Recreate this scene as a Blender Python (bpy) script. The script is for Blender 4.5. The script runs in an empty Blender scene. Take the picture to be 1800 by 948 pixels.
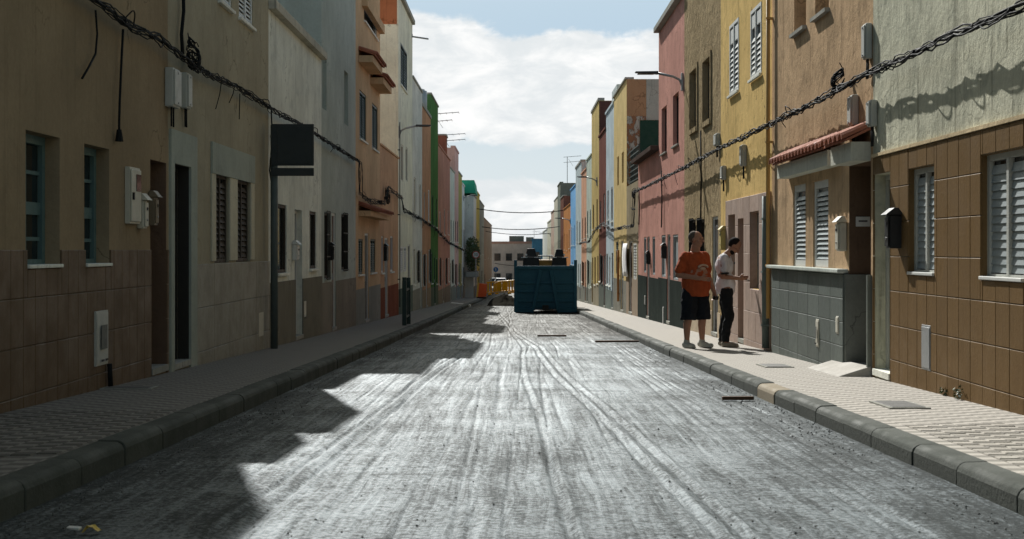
import bpy, bmesh, math, random
import numpy as np
from mathutils import Vector, Matrix, noise as mnoise
R = math.radians
rng = random.Random(7)
SC = bpy.context.scene
COL = SC.collection

# ------------------------------------------------------------------ camera, sky, sun, exposure
CAMZ, VPX, VPY, F, WALL = 1.07, 907.0, 439.0, 2500.0, 3.75
cam = bpy.data.cameras.new('camera'); camo = bpy.data.objects.new('camera', cam); COL.objects.link(camo)
camo.location = (0, 0, CAMZ); camo.rotation_euler = (R(90), 0, 0)
cam.sensor_width = 36; cam.lens = 36 * F / 1800
cam.shift_x = -(VPX - 900) / 1800; cam.shift_y = -(474 - VPY) / 1800
cam.clip_start = .1; cam.clip_end = 4000
cam.dof.use_dof = True; cam.dof.focus_distance = 24; cam.dof.aperture_fstop = 8.0
SC.camera = camo
SUN = Vector((.331, -1.273, -1.0)).normalized()       # direction the light travels
sl = bpy.data.lights.new('sun', 'SUN'); sl.energy = 5.0; sl.angle = R(.55); sl.color = (1, .98, .94)
so = bpy.data.objects.new('sun', sl); COL.objects.link(so)
so.rotation_euler = SUN.to_track_quat('-Z', 'Y').to_euler(); so.location = (-10, 40, 40)
EL = math.asin(-SUN.z); AZ = math.atan2(-SUN.x, -SUN.y)
SC.view_settings.view_transform = 'Standard'; SC.view_settings.look = 'None'
SC.view_settings.exposure = 0.4; SC.view_settings.gamma = 1
SC.render.engine = 'CYCLES'

class NT:                                            # small node-tree helper
    def __init__(s, t): s.t = t; s.n = t.nodes; s.l = t.links
    def new(s, kind, **kw):
        nd = s.n.new(kind)
        for k, v in kw.items(): setattr(nd, k, v)
        return nd
    def put(s, sock, v):
        if isinstance(v, bpy.types.NodeSocket): s.l.new(v, sock)
        elif isinstance(v, (tuple, list)) and len(v) == 3 and sock.type == 'RGBA': sock.default_value = (*v, 1)
        else: sock.default_value = v
    def math(s, op, a, b=0., c=None, clamp=False):
        nd = s.new('ShaderNodeMath', operation=op, use_clamp=clamp)
        s.put(nd.inputs[0], a); s.put(nd.inputs[1], b)
        if c is not None: s.put(nd.inputs[2], c)
        return nd.outputs[0]
    def mix(s, f, a, b, mode='MIX'):
        nd = s.new('ShaderNodeMix', data_type='RGBA', blend_type=mode)
        s.put(nd.inputs[0], f); s.put(nd.inputs[6], a); s.put(nd.inputs[7], b); return nd.outputs[2]
    def noise(s, vec, scale, detail=4, rough=.55, dist=0.):
        nd = s.new('ShaderNodeTexNoise'); s.put(nd.inputs['Vector'], vec); nd.inputs['Scale'].default_value = scale
        nd.inputs['Detail'].default_value = detail; nd.inputs['Roughness'].default_value = rough
        nd.inputs['Distortion'].default_value = dist; return nd.outputs[0]
    def scale(s, vec, v):
        nd = s.new('ShaderNodeMapping'); s.put(nd.inputs['Vector'], vec); nd.inputs['Scale'].default_value = v; return nd.outputs[0]
    def ramp(s, f, a, b, lo=0., hi=1.):
        nd = s.new('ShaderNodeMapRange', clamp=True, interpolation_type='SMOOTHSTEP')
        s.put(nd.inputs[0], f); nd.inputs[1].default_value = a; nd.inputs[2].default_value = b
        nd.inputs[3].default_value = lo; nd.inputs[4].default_value = hi; return nd.outputs[0]

def build_world():
    w = bpy.data.worlds.new('World'); SC.world = w; w.use_nodes = True
    k = NT(w.node_tree); k.n.clear()
    sky = k.new('ShaderNodeTexSky', sky_type='NISHITA', sun_disc=False)
    sky.sun_elevation = EL; sky.sun_rotation = AZ; sky.air_density = 1.0; sky.dust_density = 1.4; sky.ozone_density = 1.2
    tc = k.new('ShaderNodeTexCoord'); g = tc.outputs['Generated']
    sep = k.new('ShaderNodeSeparateXYZ'); k.put(sep.inputs[0], g)
    el = k.math('ARCSINE', sep.outputs[2])
    v = k.scale(g, (1, 1, 2.0))
    n1 = k.noise(v, 9.5, 9, .57, .35); n2 = k.noise(v, 34, 6, .6)
    n = k.math('ADD', k.math('MULTIPLY', n1, .78), k.math('MULTIPLY', n2, .22))
    # cloud banks at the heights seen over the street, scattered cloud above
    b1 = k.math('MULTIPLY', k.ramp(el, .060, .095), k.ramp(el, .138, .172, 1, 0))
    b2 = k.ramp(el, .035, .062, 1, 0)
    bias = k.math('MAXIMUM', b1, k.math('MULTIPLY', b2, .9))
    m = k.ramp(k.math('ADD', n, k.math('MULTIPLY', bias, .34)), .605, .70)
    m = k.math('MULTIPLY', m, k.ramp(el, .2, .34, 1, 0))
    shade = k.ramp(k.noise(k.scale(g, (1, 1, 2.4)), 21, 7, .6, .4), .35, .68)
    cl = k.mix(shade, (6.95, 7.31, 7.49), (9.09, 9.09, 9.00))
    haze = k.ramp(el, .15, .36, .95, .0)
    base = k.mix(haze, k.mix(1., sky.outputs[0], (1., 1.02, .84), 'MULTIPLY'), k.mix(k.ramp(el, .05, .135), (5.97, 6.77, 7.31), (4.37, 5.66, 6.86)))
    c = k.mix(m, base, cl)
    bg = k.new('ShaderNodeBackground'); k.put(bg.inputs[0], c); bg.inputs[1].default_value = .085
    out = k.new('ShaderNodeOutputWorld'); k.l.new(bg.outputs[0], out.inputs[0])
build_world()

# ------------------------------------------------------------------ materials
MATS = {}
def base_mat(name):
    m = bpy.data.materials.new(name); m.use_nodes = True
    k = NT(m.node_tree); p = k.n['Principled BSDF']; return m, k, p
def pos(k): return k.new('ShaderNodeNewGeometry').outputs['Position']
def bump(k, p, h, dist, st=1.):
    b = k.new('ShaderNodeBump'); b.inputs['Distance'].default_value = dist; b.inputs['Strength'].default_value = st
    k.put(b.inputs['Height'], h); k.l.new(b.outputs[0], p.inputs['Normal'])
def dk(c, f): return tuple(x * f for x in c)

def plaster(name, col, stain=.4, rough=.9, bd=.012, grain=22, peel=None, peel_at=.66):
    if name in MATS: return MATS[name]
    m, k, p = base_mat(name); g = pos(k); lm = sum(col) / 3; col = tuple(min(.82, 1.4 * (c * .88 + lm * .12) * t) for c, t in zip(col, (.975, 1., .95))); stain *= 1.3
    big = k.noise(g, .55, 4, .6); mid = k.noise(g, 2.6, 6, .62, .6)
    streak = k.noise(k.scale(g, (8.5, 8.5, .4)), 1.3, 6, .62, .3)
    fine = k.noise(g, grain, 6, .7)
    c = k.mix(k.ramp(big, .3, .7), dk(col, .84), dk(col, 1.1))
    c = k.mix(k.ramp(mid, .46, .75, 0, stain * .75), c, (col[0] * .5, col[1] * .52, col[2] * .53))
    c = k.mix(k.ramp(streak, .52, .78, 0, stain), c, dk(col, .42))
    c = k.mix(k.ramp(streak, .25, .42, stain * .5, 0), c, dk(col, 1.28))
    c = k.mix(k.ramp(fine, .3, .7, .22, 0), c, dk(col, .5))
    drip = k.noise(k.scale(g, (17, 17, .55)), 1.2, 3, .5); c = k.mix(k.math('MULTIPLY', k.ramp(drip, .60, .74, 0, stain), k.ramp(mid, .35, .6)), c, dk(col, .45))
    vo = k.new('ShaderNodeTexVoronoi', feature='DISTANCE_TO_EDGE'); va = k.new('ShaderNodeVectorMath', operation='ADD'); k.put(va.inputs[0], g)
    nc = k.new('ShaderNodeTexNoise'); k.put(nc.inputs['Vector'], g); nc.inputs['Scale'].default_value = 2.2; nc.inputs['Detail'].default_value = 5; k.l.new(nc.outputs[1], va.inputs[1])
    k.l.new(va.outputs[0], vo.inputs['Vector']); vo.inputs['Scale'].default_value = .75
    c = k.mix(k.math('MULTIPLY', k.ramp(vo.outputs[0], .002, .012, .6, 0), k.ramp(big, .48, .62)), c, dk(col, .3))
    h = k.math('ADD', k.math('MULTIPLY', fine, .45), k.math('MULTIPLY', k.noise(g, 4.2, 5, .6, .5), .9))
    if peel:
        pn = k.noise(k.scale(g, (1.6, 1.6, .8)), 3.4, 9, .72, 1.2); f = k.ramp(pn, peel_at - .012, peel_at + .012)
        c = k.mix(f, c, peel); h = k.math('SUBTRACT', h, k.math('MULTIPLY', f, .6))
    k.put(p.inputs['Base Color'], c); p.inputs['Roughness'].default_value = rough
    p.inputs['Specular IOR Level'].default_value = 0.
    bump(k, p, h, bd); MATS[name] = m; return m

def piece_mat(name, col, var=.2, rough=.55, grain=30, bd=.003, streak=None, spec=.15):
    """tiles, slabs, stones: tone differs from piece to piece"""
    if name in MATS: return MATS[name]
    m, k, p = base_mat(name); g = pos(k)
    r = k.new('ShaderNodeObjectInfo').outputs['Random']
    n = k.noise(g, grain, 5, .65); n2 = k.noise(g, 3.1, 5, .6)
    c = k.mix(r, dk(col, 1 - var), dk(col, 1 + var))
    c = k.mix(k.ramp(n, .3, .75, 0, .4), c, dk(col, .6)); c = k.mix(k.ramp(n2, .45, .8, 0, .35), c, dk(col, .55))
    if streak:
        s = k.noise(k.scale(g, streak), 1., 4, .6); c = k.mix(k.ramp(s, .4, .7, 0, .35), c, dk(col, .62))
    k.put(p.inputs['Base Color'], c); k.put(p.inputs['Roughness'], k.ramp(n2, .3, .7, rough - .12, rough + .15))
    p.inputs['Specular IOR Level'].default_value = spec
    bump(k, p, n, bd); MATS[name] = m; return m

def paint(name, col, rough=.5, metal=0., wear=.25, spec=.25):
    if name in MATS: return MATS[name]
    m, k, p = base_mat(name); g = pos(k)
    n = k.noise(g, 9, 6, .65, .4); f = k.noise(g, 60, 4, .6); s = k.noise(k.scale(g, (14, 14, 1.2)), 1., 5, .6)
    c = k.mix(k.ramp(n, .5, .8, 0, wear), col, dk(col, .5)); c = k.mix(k.ramp(s, .5, .8, 0, wear), c, dk(col, .62))
    k.put(p.inputs['Base Color'], c); k.put(p.inputs['Roughness'], k.ramp(n, .3, .7, max(.05, rough - .12), min(1, rough + .15)))
    p.inputs['Metallic'].default_value = metal; p.inputs['Specular IOR Level'].default_value = spec
    bump(k, p, f, .0015); MATS[name] = m; return m

def glass(name='pane_glass', col=(.012, .016, .017)):
    if name in MATS: return MATS[name]
    m, k, p = base_mat(name); n = k.noise(pos(k), 1.2, 2)
    p.inputs['Base Color'].default_value = (*col, 1); p.inputs['Roughness'].default_value = .08
    p.inputs['Specular IOR Level'].default_value = .5
    bump(k, p, n, .02, .15); MATS[name] = m; return m

def road_mat():
    m, k, p = base_mat('milled_asphalt'); g = pos(k)
    sep = k.new('ShaderNodeSeparateXYZ'); k.put(sep.inputs[0], g)
    warp = k.noise(g, .3, 2); gw = k.new('ShaderNodeVectorMath', operation='ADD'); k.put(gw.inputs[0], g)
    cm = k.new('ShaderNodeCombineXYZ'); k.put(cm.inputs[0], k.math('MULTIPLY', k.math('SUBTRACT', warp, .5), .22)); k.l.new(cm.outputs[0], gw.inputs[1]); gv = gw.outputs[0]
    st = k.noise(k.scale(gv, (5.5, .26, 1)), 1.5, 8, .70, .35); st2 = k.noise(k.scale(gv, (20, .4, 1)), 1.4, 6, .68, .4)
    cross = k.noise(k.scale(g, (.6, 2.2, 1)), 1.0, 8, .70, .9); blot = k.noise(k.scale(g, (1, .6, 1)), 1.0, 10, .72, .5)
    grit = k.noise(g, 75, 5, .8); chip = k.noise(g, 30, 7, .82)
    d = k.math('ADD', k.math('MULTIPLY', st, .27), k.math('MULTIPLY', st2, .26))
    d = k.math('ADD', d, k.math('MULTIPLY', cross, .17)); d = k.math('ADD', d, k.math('MULTIPLY', blot, .33))
    d = k.math('ADD', d, k.math('MULTIPLY', k.math('SUBTRACT', chip, .5), .85))
    edge = k.ramp(k.math('ABSOLUTE', sep.outputs[0]), 1.45, 2.2, 0, .06)
    d = k.math('SUBTRACT', d, edge)
    f = k.ramp(d, .40, .64)
    p.inputs['Specular Tint'].default_value = (.74, .92, 1, 1)
    far = k.ramp(sep.outputs[1], 24, 34)                       # earth tracked about near the dig
    dust = k.mix(far, (.068, .092, .104), (.11, .097, .07)); dark = k.mix(far, (.018, .024, .024), (.028, .025, .019))
    c = k.mix(f, dark, dust); c = k.mix(k.ramp(grit, .42, .70, 0, .6), c, dk((.05, .053, .05), .6))
    k.put(p.inputs['Base Color'], c); k.put(p.inputs['Roughness'], k.math('ADD', k.ramp(d, .41, .63, .72, .48), k.math('MULTIPLY', far, .1)))
    k.put(p.inputs['Specular IOR Level'], k.math('MULTIPLY', k.ramp(d, .41, .64, .14, .85), k.math('SUBTRACT', 1., k.math('MULTIPLY', far, .45))))
    h = k.math('ADD', k.math('MULTIPLY', grit, .35), k.math('MULTIPLY', chip, .75)); h = k.math('ADD', h, k.math('MULTIPLY', st2, .9))
    h = k.math('ADD', h, k.math('MULTIPLY', cross, .9))
    bump(k, p, h, .013); return m

def pave_mat(name, a, b):
    m, k, p = base_mat(name); g = pos(k); sep = k.new('ShaderNodeSeparateXYZ'); k.put(sep.inputs[0], g)
    x = k.math('FLOOR', k.math('DIVIDE', sep.outputs[0], .12))
    y = k.math('FRACT', k.math('ADD', k.math('DIVIDE', sep.outputs[1], .19), k.math('MULTIPLY', x, .63)))
    n = k.noise(g, 4, 6, .65); fn = k.noise(g, 60, 4, .65)
    f = k.ramp(k.math('ABSOLUTE', k.math('SUBTRACT', y, .5)), .22, .28)
    c = k.mix(f, a, b); c = k.mix(k.ramp(n, .45, .75, 0, .4), c, dk(a, .55)); c = k.mix(k.ramp(fn, .4, .7, 0, .3), c, dk(a, .5))
    k.put(p.inputs['Base Color'], c); p.inputs['Roughness'].default_value = .85; p.inputs['Specular IOR Level'].default_value = .25
    bump(k, p, k.math('ADD', fn, f), .004); return m

def leaf_mat(name='leaf', col=(.05, .085, .025)):
    m, k, p = base_mat(name); r = k.noise(pos(k), 7, 3)
    k.put(p.inputs['Base Color'], k.mix(k.ramp(r, .3, .7), dk(col, .5), dk(col, 1.5))); p.inputs['Roughness'].default_value = .55; return m

WHITE = paint('white_paint', (.62, .63, .60), .45); GREYP = paint('grey_plastic', (.46, .47, .43), .5)
CREAMB = paint('cream_plastic', (.55, .53, .44), .5); BLACK = paint('black_metal', (.018, .019, .019), .5)
CABLE = paint('cable_rubber', (.012, .014, .015), .75, spec=.12); DGREEN = paint('dark_green_paint', (.03, .055, .05), .5)
ALU = paint('aluminium_slat', (.33, .37, .375), .45, .1, .2); TEAL = paint('teal_frame', (.10, .17, .17), .5)
GALV = paint('galvanised_steel', (.36, .37, .37), .45, .6); TERRA = piece_mat('terracotta_tile', (.36, .135, .08), .25, .8)
WOOD = paint('brown_wood', (.11, .06, .035), .6); DOORG = paint('door_grey', (.22, .25, .24), .45); DOORD = paint('dark_door', (.035, .032, .028), .5)
CONC = plaster('concrete', (.30, .29, .27), .5, grain=30); GLASS = glass(); BLIND = paint('brown_shutter', (.055, .045, .035), .6)
STONEW = plaster('white_sill', (.6, .59, .55), .3)
GROUT = plaster('grout', (.20, .165, .12), .3)

# ------------------------------------------------------------------ ground heights, pixel to wall
def rz(y):
    if y < 25: return -.0262 * y
    if y < 110: return -.655 - .0245 * (y - 25)
    if y < 230: return -2.7375 - .018 * (y - 110)
    return -4.8975
KERB_L, KERB_R = -2.33, 2.36
def pz(s, y): return rz(y) + (.15 if s < 0 else .125)
def WY(px, X=WALL): return abs(X) * F / abs(px - VPX)
def WZ(py, y): return CAMZ + (VPY - py) * y / F

# ------------------------------------------------------------------ mesh builder and scene helpers
class MB:
    def __init__(s): s.v = []; s.f = []
    def quad(s, a, b, c, d): n = len(s.v); s.v += [a, b, c, d]; s.f.append((n, n + 1, n + 2, n + 3)); return s
    def box(s, x0, x1, y0, y1, z0, z1):
        n = len(s.v)
        s.v += [(x, y, z) for x in (min(x0, x1), max(x0, x1)) for y in (min(y0, y1), max(y0, y1)) for z in (min(z0, z1), max(z0, z1))]
        s.f += [(n + a, n + b, n + c, n + d) for a, b, c, d in ((0, 1, 3, 2), (4, 6, 7, 5), (0, 4, 5, 1), (2, 3, 7, 6), (0, 2, 6, 4), (1, 5, 7, 3))]; return s
    def sbox(s, sd, d0, d1, y0, y1, z0, z1, W=WALL): return s.box(sd * (W + d0), sd * (W + d1), y0, y1, z0, z1)
    def hexa(s, p):                                   # 8 points, bottom ring then top ring
        n = len(s.v); s.v += [tuple(q) for q in p]
        s.f += [(n + 3, n + 2, n + 1, n), (n + 4, n + 5, n + 6, n + 7)] + [(n + i, n + (i + 1) % 4, n + 4 + (i + 1) % 4, n + 4 + i) for i in range(4)]; return s
    def tube(s, pts, r, seg=6, cap=True):
        pts = [Vector(p) for p in pts]; n0 = len(s.v); rr = r if isinstance(r, (list, tuple)) else [r] * len(pts)
        a = None
        for i, p in enumerate(pts):
            t = (pts[min(i + 1, len(pts) - 1)] - pts[max(i - 1, 0)]).normalized()
            a = t.orthogonal().normalized() if a is None else (a - t * a.dot(t)).normalized()
            b = t.cross(a).normalized()
            for j in range(seg):
                q = 2 * math.pi * j / seg; s.v.append(tuple(p + (a * math.cos(q) + b * math.sin(q)) * rr[i]))
        for i in range(len(pts) - 1):
            for j in range(seg):
                a, b = n0 + i * seg + j, n0 + i * seg + (j + 1) % seg; s.f.append((a, b, b + seg, a + seg))
        if cap: s.f.append(tuple(n0 + j for j in range(seg))); s.f.append(tuple(n0 + (len(pts) - 1) * seg + j for j in reversed(range(seg))))
        return s
    def disc(s, c, r, axis, h, seg=20):               # short cylinder
        c = Vector(c); ax = Vector(axis).normalized(); return s.tube([c - ax * h / 2, c + ax * h / 2], r, seg)
    def build(s, name, mat, parent=None, smooth=False, bevel=0., stuff=False):
        me = bpy.data.meshes.new(name); o0 = parent_origin(parent)
        me.from_pydata([(x - o0[0], y - o0[1], z - o0[2]) for x, y, z in s.v], [], s.f); me.validate()
        bm = bmesh.new(); bm.from_mesh(me); bmesh.ops.recalc_face_normals(bm, faces=bm.faces); bm.to_mesh(me); bm.free()
        if smooth: me.polygons.foreach_set('use_smooth', [True] * len(me.polygons))
        me.materials.append(mat); ob = bpy.data.objects.new(name, me); COL.objects.link(ob)
        if parent is not None: ob.parent = parent
        if bevel: b = ob.modifiers.new('edge', 'BEVEL'); b.width = bevel; b.segments = 2; b.limit_method = 'ANGLE'
        if stuff: ob['kind'] = 'stuff'
        return ob
def parent_origin(p):
    o = Vector((0, 0, 0))
    while p is not None: o = o + p.location; p = p.parent
    return o
def thing(name, label, cat, loc=(0, 0, 0), group=None):
    e = bpy.data.objects.new(name, None); e.empty_display_size = .2; COL.objects.link(e); e.location = loc; tag(e, label, cat, group); return e
def tag(o, label, cat, group=None):
    o['label'] = label; o['category'] = cat
    if group: o['group'] = group
    return o
def structure(o): o['kind'] = 'structure'; return o
def clone(o, parent, loc): c = o.copy(); COL.objects.link(c); c.parent = parent; c.location = loc; return c

_tm = {}
def piece_mesh(w, h, t, mat, ch=.004):
    """shared front-chamfered piece: u = y, v = z, sticks out along -x by t; centred"""
    key = (round(w, 3), round(h, 3), round(t, 3), mat.name)
    if key in _tm: return _tm[key]
    a, b = w / 2, h / 2
    v = [(0, -a, -b), (0, a, -b), (0, a, b), (0, -a, b), (-(t - ch), -a, -b), (-(t - ch), a, -b), (-(t - ch), a, b), (-(t - ch), -a, b),
         (-t, -a + ch, -b + ch), (-t, a - ch, -b + ch), (-t, a - ch, b - ch), (-t, -a + ch, b - ch)]
    f = [(8, 9, 10, 11)] + [(i, (i + 1) % 4, 4 + (i + 1) % 4, 4 + i) for i in range(4)] + [(4 + i, 4 + (i + 1) % 4, 8 + (i + 1) % 4, 8 + i) for i in range(4)]
    me = bpy.data.meshes.new('piece'); me.from_pydata(v, [], f); me.materials.append(mat); _tm[key] = me; return me

def subtract(rects, cut):
    out = []
    for (a0, a1, b0, b1) in rects:
        c0, c1, d0, d1 = cut
        if c0 >= a1 or c1 <= a0 or d0 >= b1 or d1 <= b0: out.append((a0, a1, b0, b1)); continue
        if a0 < c0: out.append((a0, c0, b0, b1))
        if c1 < a1: out.append((c1, a1, b0, b1))
        m0, m1 = max(a0, c0), min(a1, c1)
        if b0 < d0: out.append((m0, m1, b0, d0))
        if d1 < b1: out.append((m0, m1, d1, b1))
    return [r for r in out if r[1] - r[0] > .02 and r[3] - r[2] > .02]

def tile_field(s, parent, y0, y1, ztop, zlow, tw, th, mat, cuts, t=.018, gap=.006, name='tile', W=WALL, stagger=0.):
    o0 = parent_origin(parent); row = 0; z = ztop
    while z > zlow:
        y = y0 - (stagger * tw if row % 2 else 0)
        while y < y1:
            rects = [(max(y, y0), min(y + tw, y1), z - th, z)]
            if rects[0][1] - rects[0][0] > .02:
                for c in cuts: rects = subtract(rects, c)
                for (a0, a1, b0, b1) in rects:
                    if b1 < pz(s, a0) - .02 : continue
                    me = piece_mesh(a1 - a0 - gap, b1 - b0 - gap, t, mat)
                    ob = bpy.data.objects.new(name, me); COL.objects.link(ob); ob.parent = parent
                    ob.location = (s * W - o0[0] + s * rng.uniform(0, .002), (a0 + a1) / 2 - o0[1], (b0 + b1) / 2 - o0[2])
                    if s < 0: ob.rotation_euler = (0, 0, math.pi)
            y += tw
        z -= th; row += 1

# ------------------------------------------------------------------ house kit
def P(s, pa, pb, yt, yb, W=WALL):
    """pixel rectangle on a street wall -> (y0, y1, z0, z1); yt, yb read at the edge nearest the camera; yb None = down to the pavement"""
    ya, yb_ = WY(pa, W), WY(pb, W); yn, yf = min(ya, yb_), max(ya, yb_)
    return (yn, yf, (pz(s, (yn + yf) / 2) + .06 if yb is None else WZ(yb, yn)), WZ(yt, yn))

def house(name, label, s, y0, y1, ztop, mat, openings, W=WALL, depth=7., coping=None, dado=None):
    """openings: dicts with r=(y0,y1,z0,z1), kind, and options. Returns the root."""
    zb = min(pz(s, y0), pz(s, y1)) - .4
    root = thing(name, label, 'house', (s * W, (max(y0, 0) + y1) / 2, pz(s, (max(y0, 0) + y1) / 2)))
    ys = sorted({y0, y1, *[v for o in openings for v in o['r'][:2]]}); zs = sorted({zb, ztop, *[v for o in openings for v in o['r'][2:]]})
    m = MB()
    for i in range(len(ys) - 1):
        for j in range(len(zs) - 1):
            cy, cz = (ys[i] + ys[i + 1]) / 2, (zs[j] + zs[j + 1]) / 2
            if any(o['r'][0] < cy < o['r'][1] and o['r'][2] < cz < o['r'][3] for o in openings): continue
            m.quad((s * W, ys[i], zs[j]), (s * W, ys[i + 1], zs[j]), (s * W, ys[i + 1], zs[j + 1]), (s * W, ys[i], zs[j + 1]))
    B = W + depth
    m.quad((s * W, y0, zb), (s * B, y0, zb), (s * B, y0, ztop), (s * W, y0, ztop)); m.quad((s * W, y1, zb), (s * B, y1, zb), (s * B, y1, ztop), (s * W, y1, ztop))
    m.quad((s * B, y0, zb), (s * B, y1, zb), (s * B, y1, ztop), (s * B, y0, ztop)); m.quad((s * W, y0, ztop), (s * B, y0, ztop), (s * B, y1, ztop), (s * W, y1, ztop))
    for o in openings:
        a, b, c, d = o['r']; e = o.get('dep', .05); X0, X1 = s * W, s * (W + e + .05)
        m.quad((X0, a, c), (X1, a, c), (X1, a, d), (X0, a, d)); m.quad((X0, b, c), (X1, b, c), (X1, b, d), (X0, b, d))
        m.quad((X0, a, c), (X0, b, c), (X1, b, c), (X1, a, c)); m.quad((X0, a, d), (X0, b, d), (X1, b, d), (X1, a, d))
        m.quad((X1, a, c), (X1, b, c), (X1, b, d), (X1, a, d))
    me_wall = m.build('wall', mat, root)
    if coping:
        h, pr, cm = coping
        MB().sbox(s, -pr, .25, y0 + .004, y1 - .004, ztop + .002, ztop + h, W).build('coping', cm, root, bevel=.01)
    if dado:
        z1, dm, pr = dado[:3]; cuts = [o['r'] for o in openings]
        q = MB()
        for (a0, a1, b0, b1) in cutlist((y0 + .003, y1 - .003, zb, z1), cuts): q.sbox(s, -pr, -.001, a0, a1, b0, b1, W)
        q.build('dado', dm, root)
    for o in openings: fill_opening(root, s, o, W)
    return root
def cutlist(r, cuts):
    rs = [r]
    for c in cuts: rs = subtract(rs, c)
    return rs

def fill_opening(root, s, o, W):
    a, b, c, d = o['r']; e = o.get('dep', .05); kind = o.get('kind', 'pane'); fm = o.get('fm', WHITE); fw = o.get('fw', .055)
    w, h = b - a, d - c
    if o.get('rev'):
        f = MB(); rm = o['rev']
        f.sbox(s, -.001, e - .034, a, a + .004, c, d, W).sbox(s, -.001, e - .034, b - .004, b, c, d, W).sbox(s, -.001, e - .034, a + .005, b - .005, d - .004, d, W).build('reveal', rm, root)
    if kind == 'void': return
    if kind == 'door':
        dm = o.get('dm', DOORD)
        dr = MB().sbox(s, e, e + .045, a + .003, b - .003, c + .03, d - .003, W).build('door', dm, root)
        f = MB(); f.sbox(s, e - .03, e - .002, a + .002, a + fw, c, d - .002, W).sbox(s, e - .03, e - .002, b - fw, b - .002, c, d - .002, W).sbox(s, e - .03, e - .002, a + fw + .001, b - fw - .001, d - fw, d - .003, W)
        f.build('frame', fm, dr)
        pn = [(.12, .42), (.48, .92)]
        for q0, q1 in pn:
            MB().sbox(s, e - .014, e - .001, a + w * .24, b - w * .24, c + h * q0, c + h * q1, W).build('panel', dm, dr, bevel=.006)
        MB().sbox(s, e - .07, e - .002, a + fw + .03, a + fw + .055, c + 1.0, c + 1.14, W).build('handle', GALV, dr, bevel=.006)
        MB().sbox(s, -.03, e + .04, a + .002, b - .002, c - .04, c + .025, W).build('threshold', o.get('tm', CONC), root)
        return
    win = None
    def frame(dd=.03, wdt=fw):
        f = MB(); x0, x1 = e - dd, e + .01
        f.sbox(s, x0, x1, a + .002, a + wdt, c + .002, d - .002, W).sbox(s, x0, x1, b - wdt, b - .002, c + .002, d - .002, W)
        f.sbox(s, x0, x1, a + wdt + .001, b - wdt - .001, d - wdt, d - .002, W).sbox(s, x0, x1, a + wdt + .001, b - wdt - .001, c + .002, c + wdt, W)
        return f.build('window', fm, root)
    win = frame()
    if kind in ('pane', 'bars', 'sash'):
        MB().sbox(s, e + .012, e + .02, a + fw, b - fw, c + fw, d - fw, W).build('pane', o.get('gm', GLASS), win)
        if kind == 'sash':
            f = MB(); zm = c + h * o.get('mid', .45)
            f.sbox(s, e - .012, e + .011, a + fw + .001, b - fw - .001, zm - .05, zm + .05, W)
            for q in (.22, .72): f.sbox(s, e - .008, e + .011, a + fw + .001, b - fw - .001, c + h * q - .015, c + h * q + .015, W)
            f.sbox(s, e - .006, e + .011, (a + b) / 2 - .022, (a + b) / 2 + .022, c + fw + .001, d - fw - .001, W); f.build('glazing_bar', fm, win)
        if kind == 'bars':
            f = MB(); n = max(3, int(w / .12))
            for i in range(n):
                y = a + w * (i + .5) / n; f.tube([(s * (W - .05), y, c - .03), (s * (W - .05), y, d + .03)], .009, 5)
            for q in (.0, .33, .66, 1): f.sbox(s, -.056, -.044, a - .03, b + .03, c + h * q - .012, c + h * q + .012, W)
            f.build('window_bars', BLACK, root)
    elif kind in ('louvre', 'shutter'):
        sm = o.get('sm', fm); pitch = o.get('pitch', .06); each = o.get('each', False)
        halves = [(a + fw, (a + b) / 2 - .012), ((a + b) / 2 + .012, b - fw)] if o.get('double', True) else [(a + fw, b - fw)]
        MB().sbox(s, e + .014, e + .022, a + fw, b - fw, c + fw, d - fw, W).build('backing', o.get('gm', GLASS), win)
        if len(halves) == 2: MB().sbox(s, e - .036, e + .011, (a + b) / 2 - .025, (a + b) / 2 + .025, c + fw + .001, d - fw - .001, W).build('stile', fm, win)
        allm = MB(); tl, cl_ = (.016, 1.12) if o.get('closed') else (.026, .86)
        for hh, (u, v) in enumerate(halves):
            z = c + fw + .01; zt = d - fw - .01 if not o.get('solid_top') else c + h * .68
            while z + pitch < zt:
                q = allm if not each else MB()
                X = lambda dd: s * (W + e + dd)
                q.hexa([(X(-tl), u, z), (X(-tl), v, z), (X(-tl + .008), v, z), (X(-tl + .008), u, z), (X(.0), u, z + pitch * cl_), (X(.0), v, z + pitch * cl_), (X(.009), v, z + pitch * cl_), (X(.009), u, z + pitch * cl_)])
                if each: q.build('slat', sm, win)
                z += pitch
            if o.get('solid_top'): MB().sbox(s, e - .02, e + .01, u + .02, v - .02, zt + .05, d - fw - .04, W).build('panel', fm, win, bevel=.005)
        if not each: allm.build('slats', sm, win, stuff=True)
    if o.get('sill'):
        MB().sbox(s, -.05, e - .032, a - .05, b + .05, c - .045, c - .002, W).build('sill', o.get('sillm', STONEW), root, bevel=.006) if not o.get('sill_in') else \
        MB().sbox(s, -.035, e - .032, a + .002, b - .002, c + .002, c + .03, W).build('sill', o.get('sillm', STONEW), root, bevel=.005)
    if o.get('surround'):
        sw, sm_ = o['surround']; f = MB()
        f.sbox(s, -.03, -.001, a - sw, a, c - sw, d + sw, W).sbox(s, -.03, -.001, b, b + sw, c - sw, d + sw, W).sbox(s, -.03, -.001, a + .001, b - .001, d, d + sw, W).sbox(s, -.045, -.001, a + .001, b - .001, c - sw, c, W)
        f.build('surround', sm_, root)

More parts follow.
